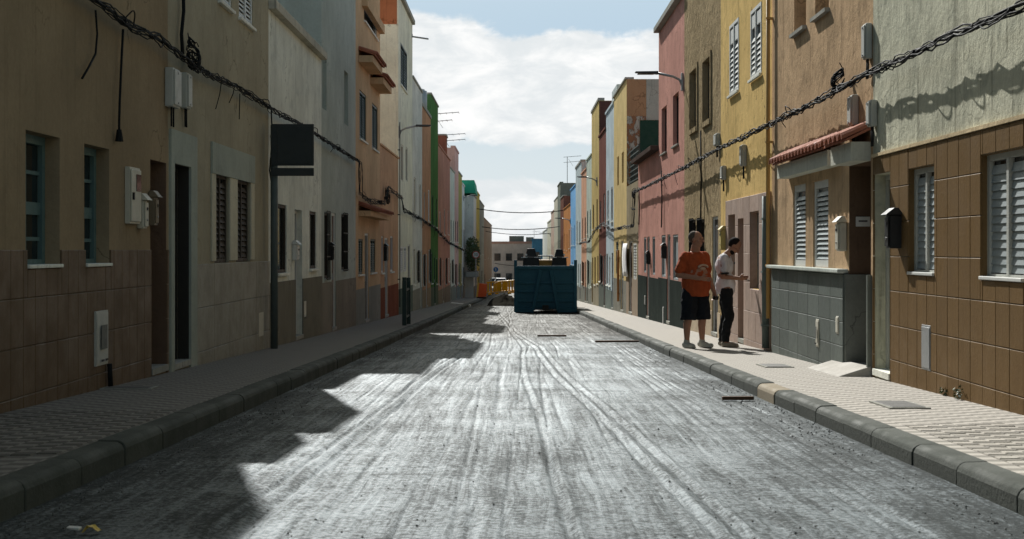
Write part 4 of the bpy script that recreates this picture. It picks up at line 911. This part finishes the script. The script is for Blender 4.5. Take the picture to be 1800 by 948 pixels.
MB().hexa([(bx(840), BY - .4, bz - .1), (bx(855), BY - .2, bz - .08), (bx(855), BY - .12, bz - .08), (bx(840), BY - .32, bz - .1), (bx(843), BY - .4, bz + .66), (bx(856), BY - .2, bz + .62), (bx(856), BY - .12, bz + .62), (bx(843), BY - .32, bz + .66)]).build('panel', red, rt, bevel=.01)
MB().hexa([(bx(837), BY - .42, bz - .1), (bx(840) - .002, BY - .41, bz - .1), (bx(840) - .002, BY - .3, bz - .1), (bx(837), BY - .3, bz - .1), (bx(840), BY - .42, bz + .68), (bx(843) - .002, BY - .41, bz + .68), (bx(843) - .002, BY - .3, bz + .68), (bx(840), BY - .3, bz + .68)]).build('edge', paint('warn_yellow', (.75, .45, .08)), rt)
MB().box(bx(838), bx(856), BY - .6, BY - .05, bz - .16, bz - .09).build('foot', BLACK, rt)

# parked vehicles beyond (white roofs seen over the barrier)
def car(label, X, Y, col, ang=0.):
    g = rz(Y) + .0; rt = thing('parked_car', label, 'car', (X, Y, g)); m = paint('car_' + str(int(Y)), col, .25, .1, .1, .6)
    b = MB(); pr = [(-2.1, .3), (-2.15, .75), (-1.5, .9), (-.9, 1.42), (.9, 1.46), (1.7, .98), (2.1, .85), (2.12, .3)]
    n = len(pr); base = len(b.v)
    for sx_ in (-.82, .82):
        for (dy, dz) in pr: b.v.append((X + (sx_ if dz < 1.2 else sx_ * .8), Y + dy, g + dz))
    b.f.append(tuple(range(n))); b.f.append(tuple(range(2 * n - 1, n - 1, -1)))
    for i in range(n): b.f.append((i, (i + 1) % n, n + (i + 1) % n, n + i))
    b.build('body', m, rt, bevel=.06)
    MB().hexa([(X - .74, Y - 1.47, g + .93), (X + .74, Y - 1.47, g + .93), (X + .74, Y - 1.4, g + .93), (X - .74, Y - 1.4, g + .93), (X - .6, Y - 1.0, g + 1.38), (X + .6, Y - 1.0, g + 1.38), (X + .6, Y - .95, g + 1.38), (X - .6, Y - .95, g + 1.38)]).build('rear_window', GLASS, rt)
    for sx_ in (-.84, .84):
        for dy in (-1.35, 1.3): MB().disc((X + sx_ * .94, Y + dy, g + .32), .32, (1, 0, 0), .2, 18).build('wheel', BLACK, rt)
    for sx_ in (-.66, .66): MB().box(X + sx_ - .12, X + sx_ + .12, Y - 2.17, Y - 2.12, g + .66, g + .8).build('tail_light', red, rt)
car('white car parked beyond the barrier before the salmon end building', (880 - VPX) / F * 190, 190, (.6, .6, .6)); car('dark car parked beyond the skip at the far end', (868 - VPX) / F * 205, 205, (.05, .055, .06))

# ------------------------------------------------------------------ left pavement furniture, roof clutter, bush
fy, fx = 33.4, -2.62
rt = thing('guard_rail', 'dark green metal guard rail standing on the left pavement', 'rail', (fx, fy, pz(-1, fy)))
for yy in (fy, fy + 1.3):
    g = pz(-1, yy); MB().box(fx - .05, fx + .05, yy - .05, yy + .05, g - .02, g + 1.05).build('post', DGREEN, rt, bevel=.01); MB().disc((fx, yy, g + 1.09), .05, (0, 0, 1), .08, 10).build('cap', DGREEN, rt)
for zz in (.18, .82): g = pz(-1, fy) ; MB().box(fx - .025, fx + .025, fy + .051, fy + 1.249, g + zz - .02, g + zz + .03).build('rail', DGREEN, rt)
for i in range(7): yy = fy + .17 + i * .16; g = pz(-1, fy); MB().box(fx - .012, fx + .012, yy - .012, yy + .012, g + .211, g + .799).build('baluster', DGREEN, rt)
def aerial(label, X, Y, z, h, seed):
    r = random.Random(seed); rt = thing('tv_aerial', label, 'aerial', (X, Y, z)); MB().tube([(X, Y, z), (X, Y, z + h)], .03, 6).build('mast', GALV, rt)
    for q in (.8, 1.): 
        L_ = r.uniform(1.2, 1.7); z1 = z + h * q; MB().tube([(X - .3, Y, z1), (X + L_ - .3, Y - .2, z1 + .1)], .018, 5).build('boom', GALV, rt)
        for i in range(6): t = i / 5; xx = X - .3 + L_ * t; MB().tube([(xx, Y - .5, z1 + .1 * t), (xx, Y + .5, z1 + .1 * t)], .012, 4).build('element', GALV, rt)
    MB().tube([(X + .5, Y, z + h * .8 - .3), (X + .1, Y, z + h * .8 + .3)], .015, 4).build('brace', GALV, rt)
aerial('nearest tv aerial on the left roofs beyond the green house', -4.3, 74, 6.1, 2.0, 1); aerial('lower tv aerial on the left roofs behind the nearest one', -4.2, 79, 5.8, 1.6, 2); aerial('tv aerial on the dark grey block far right', 4.4, 122, 6.7, 2.3, 3)
aerial('small tv aerial on the salmon end building roof', 3.0, EY + 3, 2.4, 2.0, 4)
tk = thing('water_tank', 'grey ribbed water tank on the left roofs behind the orange-brown house', 'tank', (-4.4, 60, 6.8)); 
m = MB().tube([(-4.35, 60, 6.8), (-4.35, 60, 7.75)], .6, 20); m.build('tank', paint('tank_grey', (.3, .34, .35)), tk, smooth=True); MB().disc((-4.35, 60, 7.78), .5, (0, 0, 1), .08, 18).build('lid', GALV, tk)
tk = thing('water_tank', 'white water tank on the left roofs beyond the green house', 'tank', (-4.45, 70, 6.1)); MB().tube([(-4.45, 70, 6.1), (-4.45, 70, 7.1), (-4.45, 70, 7.2)], [.6, .6, .45], 20).build('tank', WHITE, tk, smooth=True); MB().disc((-4.45, 70, 7.24), .3, (0, 0, 1), .07, 16).build('lid', WHITE, tk)
ch = thing('roof_stack', 'brick-red roof stack on the left beyond the white tank', 'chimney', (-4.2, 78.5, 6.1)); MB().box(-4.6, -3.85, 77.6, 79.6, 6.1, 7.3).build('stack', plaster('stack_red', (.25, .09, .06), .3), ch); MB().box(-4.65, -3.8, 77.55, 79.65, 7.3, 7.38).build('cap', CONC, ch)
def pole_out(label, s, px, py, L_):
    y = WY(px); z = WZ(py, y); rt = thing('roof_pole', label, 'pole', (s * WALL, y, z)); MB().tube([(s * (WALL + .2), y, z), (s * (WALL - L_), y, z - .12)], .03, 6).build('pole', GALV, rt); MB().sbox(s, -.03, -.001, y - .05, y + .05, z - .06, z + .06).build('bracket', GALV, rt)
pole_out('thin pole sticking out of the tall cream house near its roof', -1, 724, 63, .6)
# bush on the far left
LEAF = leaf_mat(); bk_ = paint('bark', (.07, .05, .035), .9)
def bush(label, c, rx, ry, rz_, n, size, seed, name='bush', cat='bush'):
    r = random.Random(seed); rt = thing(name, label, cat, (c[0], c[1], c[2] - rz_)); st = MB()
    for i in range(5): st.tube([(c[0], c[1], c[2] - rz_ - .02), (c[0] + r.uniform(-.3, .3) * rx, c[1] + r.uniform(-.3, .3) * ry, c[2] - rz_ * .3), (c[0] + r.uniform(-.7, .7) * rx, c[1] + r.uniform(-.7, .7) * ry, c[2] + r.uniform(-.1, .6) * rz_)], [.03 * rx, .02 * rx, .008 * rx], 5)
    st.build('stem', bk_, rt); lf = MB()
    for i in range(n):
        while True:
            p = Vector((r.uniform(-1, 1), r.uniform(-1, 1), r.uniform(-1, 1)))
            if .25 < p.length < 1 + .25 * mnoise.noise(p * 3): break
        p = Vector((c[0] + p.x * rx, c[1] + p.y * ry, c[2] + p.z * rz_)); u = Vector((r.uniform(-1, 1), r.uniform(-1, 1), r.uniform(-1, 1))).normalized(); w = u.orthogonal().normalized(); s_ = size * r.uniform(.6, 1.4)
        lf.quad(p - u * s_, p + w * s_ * .45, p + u * s_, p - w * s_ * .45)
    me = bpy.data.meshes.new('foliage'); me.from_pydata([tuple(Vector(q) - rt.location) for q in lf.v], [], lf.f); me.materials.append(LEAF); o = bpy.data.objects.new('foliage', me); COL.objects.link(o); o.parent = rt; o['kind'] = 'stuff'
bt = thing('planter', 'wall planter carrying the bush on the far left corner house', 'planter', (-2.95, 102, -.7)); MB().box(-3.6, -2.7, 101.5, 103.9, -.9, -.5).build('trough', CONC, bt, bevel=.03); MB().box(-3.5, -2.8, 101.6, 103.8, -.5, -.46).build('soil', plaster('soil', (.06, .045, .03)), bt)
bush('leafy green bush trailing on the far left corner house', (-3.15, 102.6, .75), .55, 1.0, 1.25, 1500, .09, 4)
bush('dry weed growing at the foot of the brown tiled wall', (3.70, 11.9, pz(1, 11.9) + .05), .04, .07, .07, 60, .016, 5, 'weed', 'weed')
bush('small weed in the corner of the right wall and pavement', (3.71, 12.35, pz(1, 12.35) + .035), .03, .06, .045, 40, .014, 6, 'weed', 'weed')

# ------------------------------------------------------------------ pavement covers, ramp, debris
IRON = paint('cast_iron', (.10, .10, .095), .6, .5)
def gpt(px, py, s=1):
    for i in range(1): pass
    lo, hi = 2., 120.
    for _ in range(60):
        y = (lo + hi) / 2; z = (pz(s, y) if s else rz(y)); v = VPY + (CAMZ - z) / y * F
        if v > py: lo = y
        else: hi = y
    return (px - VPX) / F * y, y, z
def cover(label, px, py, w, l, s=1):
    X, Y, z = gpt(px, py, s); rt = thing('drain_cover', label, 'cover', (X, Y, z)); h = lambda dy: pz(s, Y + dy) + .014
    MB().hexa([(X - w, Y - l, h(-l) - .01), (X + w, Y - l, h(-l) - .01), (X + w, Y + l, h(l) - .01), (X - w, Y + l, h(l) - .01), (X - w, Y - l, h(-l)), (X + w, Y - l, h(-l)), (X + w, Y + l, h(l)), (X - w, Y + l, h(l))]).build('plate', IRON, rt, bevel=.003)
    MB().hexa([(X - w - .03, Y - l - .03, h(-l) - .012), (X + w + .03, Y - l - .03, h(-l) - .012), (X + w + .03, Y + l + .03, h(l) - .012), (X - w - .03, Y + l + .03, h(l) - .012), (X - w - .03, Y - l - .03, h(-l) - .003), (X + w + .03, Y - l - .03, h(-l) - .003), (X + w + .03, Y + l + .03, h(l) - .003), (X - w - .03, Y + l + .03, h(l) - .003)]).build('frame', CONC, rt)
cover('iron cover in the right pavement before the brown tiled wall', 1580, 713, .13, .3); cover('iron cover in the right pavement by the grey tiled base', 1362, 644, .14, .3); cover('thin iron cover in the left pavement below the gas cabinet', 228, 683, .2, .12, -1)
X, Y, z = gpt(1500, 668, 1)
tr = MB(); ya, yb = 14.95, 16.6; tr.hexa([(3.38, ya, pz(1, ya) - .01), (3.74, ya, pz(1, ya) - .01), (3.74, yb, pz(1, yb) - .01), (3.38, yb, pz(1, yb) - .01), (3.42, ya + .02, pz(1, ya) + .012), (3.74, ya + .02, pz(1, ya) + .11), (3.74, yb - .02, pz(1, yb) + .11), (3.42, yb - .02, pz(1, yb) + .012)])
tag(tr.build('door_ramp', piece_mat('ramp_cement', (.42, .4, .36), .1, .85), None, bevel=.008), 'small cement ramp up to the recessed door on the right', 'ramp')
def slat_debris(label, px, py, L_, w, ang, mat, name='plank', s=0):
    X, Y, z = gpt(px, py, s); d = Vector((math.cos(ang), math.sin(ang), 0)); n = Vector((-d.y, d.x, 0)); pts = []
    for zz in (.0, .035):
        for a, b in ((-1, -1), (1, -1), (1, 1), (-1, 1)):
            p = Vector((X, Y, 0)) + d * a * L_ / 2 + n * b * w / 2; pts.append((p.x, p.y, rz(p.y) + zz + .004))
    tag(MB().hexa(pts).build(name, mat, None, bevel=.006), label, 'debris')
slat_debris('dark plank lying across the road near the right kerb', 1085, 602, .85, .10, .1, WOOD); slat_debris('dark plank lying across the road before the skip, left of the other plank', 970, 592, .62, .09, .03, WOOD); slat_debris('short dark lath by the pale kerb stone', 1297, 704, .3, .05, .05, WOOD)
X, Y, z = gpt(840, 522, 0); tag(MB().hexa([(-3.2, 70, rz(70) + .13), (-2.25, 70, rz(70) + .02), (-2.25, 71.2, rz(71) + .02), (-3.2, 71.2, rz(71) + .13), (-3.2, 70, rz(70) + .22), (-2.25, 70, rz(70) + .10), (-2.25, 71.2, rz(71) + .1), (-3.2, 71.2, rz(71) + .22)]).build('loose_kerb', plaster('pale_kerb', (.6, .6, .58), .2)), 'pale loose kerb slab sloping off the far left pavement', 'slab')
gm = np.random.default_rng(9); gr = MB()
for i in range(2600):                                          # crumbs of asphalt
    y = 5.8 + 30 * gm.random() ** 1.7; e = gm.random()
    x = KERB_R - .02 - abs(gm.normal(0, .22)) if e < .45 else (KERB_L + .02 + abs(gm.normal(0, .2)) if e < .8 else gm.uniform(KERB_L, KERB_R))
    r_ = gm.uniform(.003, .010) * (1.5 if gm.random() < .04 else 1); z = rz(y) + r_ * .3; a = gm.uniform(0, 6.28); ca, sa = math.cos(a) * r_, math.sin(a) * r_
    n = len(gr.v); gr.v += [(x + ca, y + sa, z), (x - sa, y + ca, z - .2 * r_), (x - ca * .8, y - sa * .9, z), (x + sa, y - ca, z - .1 * r_), (x + ca * .2, y, z + r_ * .8), (x, y, z - r_ * .6)]
    gr.f += [(n, n + 1, n + 4), (n + 1, n + 2, n + 4), (n + 2, n + 3, n + 4), (n + 3, n, n + 4), (n + 1, n, n + 5), (n + 2, n + 1, n + 5), (n + 3, n + 2, n + 5), (n, n + 3, n + 5)]
o = gr.build('asphalt_crumbs', piece_mat('crumb', (.10, .105, .10), .2, .8)); o['kind'] = 'stuff'; tag(o, 'loose asphalt crumbs scattered over the scraped road', 'gravel'); o['kind'] = 'stuff'
wr = thing('litter_wrapper', 'crumpled yellow and white wrapper on the road at the bottom left', 'litter', (-1.86, 6.15, rz(6.15)))
v = []; f = []
for j in range(5):
    for i in range(7):
        v.append((-1.87 + .012 * i + .006 * mnoise.noise(Vector((i, j, 0))), 6.12 + .012 * j, rz(6.13) + .012 + .028 * math.sin(i * .5) + .014 * mnoise.noise(Vector((i * .7, j * .9, 4)))))
f = [(j * 7 + i, j * 7 + i + 1, (j + 1) * 7 + i + 1, (j + 1) * 7 + i) for j in range(4) for i in range(6)]
q = MB(); q.v, q.f = v, f; o = q.build('foil', paint('wrapper_yellow', (.6, .42, .06), .4), wr); o.modifiers.new('t', 'SOLIDIFY').thickness = .002
q = MB().hexa([(-1.935, 6.12, rz(6.13) + .03), (-1.88, 6.12, rz(6.13) + .02), (-1.88, 6.16, rz(6.13) + .02), (-1.935, 6.16, rz(6.13) + .03), (-1.935, 6.12, rz(6.13) + .036), (-1.88, 6.12, rz(6.13) + .032), (-1.88, 6.16, rz(6.13) + .032), (-1.935, 6.16, rz(6.13) + .036)]); q.build('flap', WHITE, wr, bevel=.003)
# white sheet hung on the far right wall
q = MB(); ya, yb = WY(1107), WY(1099)
for j in range(7):
    for i in range(6):
        t = j / 6; u = i / 5; q.v.append((WALL - .06 - .05 * math.sin(math.pi * (1 - t) ** .8) * (1 - .35 * u) , ya + (yb - ya) * u, WZ(487, ya) + (WZ(428, ya) - WZ(487, ya)) * t))
q.f = [(j * 6 + i, j * 6 + i + 1, (j + 1) * 6 + i + 1, (j + 1) * 6 + i) for j in range(6) for i in range(5)]
o = q.build('hung_sheet', paint('sheet_white', (.72, .72, .72), .8), None, smooth=True); o.modifiers.new('t', 'SOLIDIFY').thickness = .012; tag(o, 'bulging white sheet hung on the umber house front on the right', 'sheet')

# ------------------------------------------------------------------ the two men
def cap(m, a, b, r0, r1, seg=12):
    a, b = Vector(a), Vector(b); ax = (b - a); L_ = ax.length; ax.normalize(); pts = []; rr = []
    for t in (-1, -.86, -.5, 0): pts.append(a + ax * r0 * t); rr.append(max(.002, r0 * math.sqrt(max(0, 1 - t * t))))
    for t in (0, .5, .86, 1): pts.append(b + ax * r1 * t); rr.append(max(.002, r1 * math.sqrt(max(0, 1 - t * t))))
    m.tube(pts, rr, seg)
def ell(m, c, r, seg=16, rings=10, yaw=0.):
    n = len(m.v); cs, sn = math.cos(yaw), math.sin(yaw)
    for i in range(rings + 1):
        ph = math.pi * i / rings
        for j in range(seg):
            th = 2 * math.pi * j / seg; x, y, z = r[0] * max(.02, math.sin(ph)) * math.cos(th), r[1] * max(.02, math.sin(ph)) * math.sin(th), r[2] * math.cos(ph)
            m.v.append((c[0] + x * cs - y * sn, c[1] + x * sn + y * cs, c[2] + z))
    for i in range(rings):
        for j in range(seg): a, b = n + i * seg + j, n + i * seg + (j + 1) % seg; m.f.append((a, b, b + seg, a + seg))
    m.f.append(tuple(n + j for j in reversed(range(seg)))); m.f.append(tuple(n + rings * seg + j for j in range(seg)))
def blob(m, name, mat, root, vox=.012, sm=6):
    me = bpy.data.meshes.new(name); me.from_pydata(m.v, [], m.f)
    bm = bmesh.new(); bm.from_mesh(me); bmesh.ops.recalc_face_normals(bm, faces=bm.faces); bm.to_mesh(me); bm.free(); me.materials.append(mat)
    o = bpy.data.objects.new(name, me); COL.objects.link(o); o.parent = root
    q = o.modifiers.new('skin', 'REMESH'); q.mode = 'VOXEL'; q.voxel_size = vox; q.use_smooth_shade = True
    q = o.modifiers.new('smooth', 'SMOOTH'); q.iterations = sm; q.factor = .5
    if name in ('shirt', 'shorts', 'trousers'):
        tx = bpy.data.textures.new('folds', 'CLOUDS'); tx.noise_scale = .085; tx.noise_depth = 1
        q = o.modifiers.new('folds', 'DISPLACE'); q.texture = tx; q.strength = .03; q.mid_level = .5; q.texture_coords = 'LOCAL'
    return o
def cloth(name, col):
    if name in MATS: return MATS[name]
    m, k, p = base_mat(name); g = pos(k); n = k.noise(k.scale(g, (1, 1, .5)), 9, 4, .6, .6); f = k.noise(g, 240, 2)
    k.put(p.inputs['Base Color'], k.mix(k.ramp(n, .3, .7), dk(col, .85), dk(col, 1.1))); p.inputs['Roughness'].default_value = .9; p.inputs['Specular IOR Level'].default_value = .15
    bump(k, p, k.math('ADD', k.math('MULTIPLY', n, 3), k.math('MULTIPLY', f, .1)), .012); MATS[name] = m; return m
SKIN = paint('skin', (.36, .19, .125), .55, 0, .08); SKIN2 = paint('skin_dark', (.30, .16, .105), .55, 0, .08)
def hand(m, w, d, side, curl=.5, up=Vector((0, 0, 1))):
    """palm and five fingers from wrist w along d; side = direction of the thumb"""
    w, d, side = Vector(w), Vector(d).normalized(), Vector(side).normalized(); nrm = d.cross(side).normalized()
    cap(m, w, w + d * .05, .028, .034)
    for i in range(4):
        b = w + d * .075 + side * (.028 - .0187 * i); L_ = (.075, .084, .078, .062)[i]; cap(m, w + d * .04 + side * (.022 - .015 * i), b, .017, .011, 8)
        e = b + (d * (1 - curl * .5) + nrm * curl * .6).normalized() * L_ * .5; cap(m, b, e, .0105, .0095, 8); e2 = e + (d * (1 - curl) + nrm * curl).normalized() * L_ * .5; cap(m, e, e2, .0095, .008, 8)
    t = w + d * .02 + side * .028; t1 = t + (d * .6 + side * .7 + nrm * .3).normalized() * .038; cap(m, t, t1, .015, .011, 8); cap(m, t1, t1 + (d * .9 + side * .15 + nrm * .4).normalized() * .032, .011, .009, 8)
def head(m, c, yaw, pitch, k=1., beard=False):
    c = Vector(c); M = Matrix.Rotation(yaw, 3, 'Z') @ Matrix.Rotation(pitch, 3, 'X')
    tr = lambda p: c + M @ (Vector(p) * k)
    def E(p, r):
        n = len(m.v); ell(m, (0, 0, 0), r); 
        for i in range(n, len(m.v)): m.v[i] = tuple(c + M @ ((Vector(m.v[i]) + Vector(p)) * k))
    E((0, .012, .03), (.076, .096, .095)); E((0, -.02, -.045), (.060, .072, .075)); E((0, -.055, -.085), (.032, .03, .026))
    cap(m, tr((0, -.092, .02)), tr((0, -.112, -.022)), .010 * k, .016 * k, 8); E((0, -.09, -.058), (.024, .012, .007)); E((0, -.085, .032), (.055, .014, .010))
    for sg in (-1, 1): E((sg * .078, .012, -.005), (.010, .02, .032)); E((sg * .034, -.078, .012), (.014, .012, .009)); E((sg * .045, -.055, -.02), (.022, .025, .022))
    return tr, M
def person(label, px, py, yaw): 
    X, Y, z = gpt(px, py, 1); e = thing('person', label, 'person', (X, Y, z)); e.rotation_euler = (0, 0, yaw); return e
V3 = lambda *a: Vector(a)

# man in orange: stands, right forearm held across his belly, left arm hanging with a phone
pa = person('man in orange t-shirt and dark knee-length shorts standing on the right pavement', 1222, 612, R(30))
b = MB()
for sg in (-1, 1):
    cap(b, (sg * .10, 0, .92), (sg * .125, -.01, .50), .105, .068); cap(b, (sg * .125, -.01, .50), (sg * .135, .02, .34), .060, .058); cap(b, (sg * .135, .02, .34), (sg * .14, .015, .09), .056, .036)
    cap(b, (sg * .14, .02, .06), (sg * .16, -.13, .045), .04, .034)
ell(b, (0, 0, .95), (.185, .15, .16)); ell(b, (0, -.05, 1.10), (.195, .185, .20)); ell(b, (0, 0, 1.32), (.20, .135, .17)); cap(b, (-.13, .01, 1.42), (.13, .01, 1.42), .068, .068); cap(b, (0, .01, 1.45), (0, -.02, 1.58), .072, .066)
cap(b, (-.18, .01, 1.41), (-.265, .05, 1.13), .064, .050); cap(b, (-.265, .05, 1.13), (-.10, -.24, 1.08), .048, .033); hand(b, (-.085, -.255, 1.078), (.85, -.2, -.05), (0, -.25, 1), .6)
cap(b, (.18, .01, 1.41), (.255, .03, 1.12), .064, .050); cap(b, (.255, .03, 1.12), (.30, -.06, .87), .048, .032); hand(b, (.302, -.065, .855), (.05, -.12, -1), (-.1, -1, .1), .75)
trf, MM = head(b, (.0, -.03, 1.675), R(30), R(4), 1.03)
blob(b, 'body', SKIN, pa, .0075, 5)
s_ = MB(); ell(s_, (0, -.03, 1.06), (.218, .212, .27)); ell(s_, (0, -.01, 1.28), (.215, .16, .22)); cap(s_, (-.13, .01, 1.415), (.13, .01, 1.415), .078, .078); cap(s_, (0, -.02, .90), (0, -.02, 1.0), .205, .21, 20)
for v_ in range(len(s_.v)):
    x, y, z = s_.v[v_]; s_.v[v_] = (x, y, max(z, .80))
cap(s_, (-.17, .01, 1.415), (-.245, .045, 1.21), .078, .078); cap(s_, (.17, .01, 1.415), (.24, .03, 1.20), .078, .076)
blob(s_, 'shirt', cloth('orange_cotton', (.38, .08, .028)), pa, .012, 5)
t_ = MB(); ell(t_, (0, 0, .90), (.20, .17, .13))
for sg in (-1, 1): t_.tube([(sg * .10, 0, .95), (sg * .105, 0, .8), (sg * .12, -.01, .6), (sg * .125, -.01, .44)], [.10, .125, .118, .118], 16)
pa.scale = (1.05, 1.05, 1.0); blob(t_, 'shorts', cloth('navy_cotton', (.014, .017, .022)), pa, .012, 4)
for sg in (-1, 1):
    h_ = MB(); cap(h_, (sg * .14, .055, .055), (sg * .165, -.16, .042), .05, .042); cap(h_, (sg * .14, .02, .09), (sg * .14, .02, .12), .048, .045); ell(h_, (sg * .152, -.06, .02), (.055, .155, .02)); blob(h_, 'shoe', cloth('grey_shoe', (.40, .40, .36)), pa, .009, 4)
hr = MB(); n0 = 0; ell(hr, (0, 0, 0), (.084, .086, .094))
hr.v = [tuple(trf(Vector(q) + Vector((0, .040, .036)))) for q in hr.v]; blob(hr, 'hair', cloth('grey_hair', (.10, .085, .07)), pa, .008, 3)
pr = MB()
for i in range(9):
    a = math.pi * (.15 + .7 * i / 8); x, z = .085 * math.cos(a), 1.235 + .05 * math.sin(a); y = -.190 + .35 * x * x; pr.box(x - .008, x + .008, y - .02, y + .015, z - .014, z + .014)
ell(pr, (0, -.188, 1.232), (.05, .016, .022)); pr.build('shirt_print', paint('print_pale', (.55, .4, .3)), None).parent = pa
ph = MB().hexa([(.265, -.12, .74), (.34, -.12, .74), (.34, -.06, .74), (.265, -.06, .74), (.265, -.14, .80), (.34, -.14, .80), (.34, -.08, .80), (.265, -.08, .80)])
o = ph.build('phone_case', BLACK, None, bevel=.01); o.matrix_world = Matrix.Translation(pa.location) @ Matrix.Rotation(R(30), 4, 'Z') @ Matrix.Diagonal((1.05, 1.05, 1, 1)); tag(o, 'small black case held in the lowered hand of the man in orange', 'case')

# man in white: profile to the right, head bowed over what he holds
pb = person('bearded man in white t-shirt and dark trousers bowing over a phone at the doorway', 1276, 610, R(78))
b = MB()
for sg in (-1, 1):
    o_ = .02 if sg > 0 else -.04
    cap(b, (sg * .085, o_ * .3, .90), (sg * .095, o_ - .02, .49), .09, .06); cap(b, (sg * .095, o_ - .02, .49), (sg * .10, o_ + .04, .09), .056, .038); cap(b, (sg * .10, o_ + .04, .06), (sg * .115, o_ - .1, .04), .04, .03)
ell(b, (0, .0, .95), (.155, .12, .14)); ell(b, (0, .02, 1.15), (.155, .115, .22)); ell(b, (0, .03, 1.33), (.175, .12, .14)); cap(b, (-.14, .02, 1.40), (.14, .02, 1.40), .06, .06); cap(b, (0, .03, 1.42), (0, -.09, 1.52), .058, .055)
for sg in (-1, 1):
    cap(b, (sg * .19, .02, 1.385), (sg * .205, .04, 1.11), .05, .042); cap(b, (sg * .205, .04, 1.11), (sg * .06, -.20, 1.08), .04, .028); hand(b, (sg * .055, -.21, 1.08), (-sg * .35, -.9, .12), (0, 0, 1), .7)
trf, MM = head(b, (0, -.13, 1.585), 0, R(50), 1.0)
blob(b, 'body', SKIN2, pb, .0075, 5)
s_ = MB(); ell(s_, (0, .01, 1.02), (.178, .148, .2)); ell(s_, (0, .025, 1.27), (.195, .142, .2)); cap(s_, (-.145, .02, 1.40), (.145, .02, 1.40), .072, .072); cap(s_, (0, .01, .9), (0, .01, 1.0), .155, .16, 20)
for v_ in range(len(s_.v)): x, y, z = s_.v[v_]; s_.v[v_] = (x, y, max(z, .83))
for sg in (-1, 1): cap(s_, (sg * .18, .02, 1.39), (sg * .20, .01, 1.22), .068, .066)
blob(s_, 'shirt', cloth('white_cotton', (.60, .60, .62)), pb, .011, 5)
for sg in (-1, 1): MB().tube([(sg * .2003, .008, 1.172), (sg * .2005, .006, 1.145)], .068, 18).build('sleeve_trim', BLACK, None).parent = pb
t_ = MB(); ell(t_, (0, 0, .90), (.165, .135, .12))
for sg in (-1, 1):
    o_ = .02 if sg > 0 else -.04; t_.tube([(sg * .085, o_ * .3, .92), (sg * .09, o_ * .6, .72), (sg * .095, o_ - .02, .49), (sg * .10, o_ + .03, .25), (sg * .10, o_ + .045, .085)], [.10, .098, .078, .07, .062], 16)
blob(t_, 'trousers', cloth('black_denim', (.014, .016, .018)), pb, .011, 3)
for sg in (-1, 1):
    o_ = .02 if sg > 0 else -.04; h_ = MB(); cap(h_, (sg * .10, o_ + .07, .05), (sg * .115, o_ - .13, .036), .045, .036); ell(h_, (sg * .107, o_ - .04, .018), (.048, .145, .018)); blob(h_, 'shoe', cloth('beige_shoe', (.28, .25, .2)), pb, .009, 4)
hr = MB(); ell(hr, (0, 0, 0), (.085, .088, .098)); hr.v = [tuple(trf(Vector(q) + Vector((0, .040, .034)))) for q in hr.v]; blob(hr, 'hair', cloth('black_hair', (.012, .010, .009)), pb, .008, 3)
be = MB(); ell(be, (0, 0, 0), (.064, .052, .05)); be.v = [tuple(trf(Vector(q) + Vector((0, -.042, -.085)))) for q in be.v]; blob(be, 'beard', cloth('black_hair', (.012, .010, .009)), pb, .008, 3)
MB().hexa([(.06, -.14, 1.30), (.10, -.13, 1.30), (.10, -.115, 1.30), (.06, -.125, 1.30), (.06, -.142, 1.335), (.10, -.132, 1.335), (.10, -.117, 1.335), (.06, -.127, 1.335)]).build('chest_badge', BLACK, None).parent = pb
o = MB().hexa([(-.035, -.37, 1.04), (.035, -.37, 1.04), (.035, -.26, 1.06), (-.035, -.26, 1.06), (-.035, -.37, 1.055), (.035, -.37, 1.055), (.035, -.26, 1.075), (-.035, -.26, 1.075)]).build('phone', BLACK, None, bevel=.004)
o.matrix_world = Matrix.Translation(pb.location) @ Matrix.Rotation(R(78), 4, 'Z'); tag(o, 'dark phone held by the man in white', 'phone')
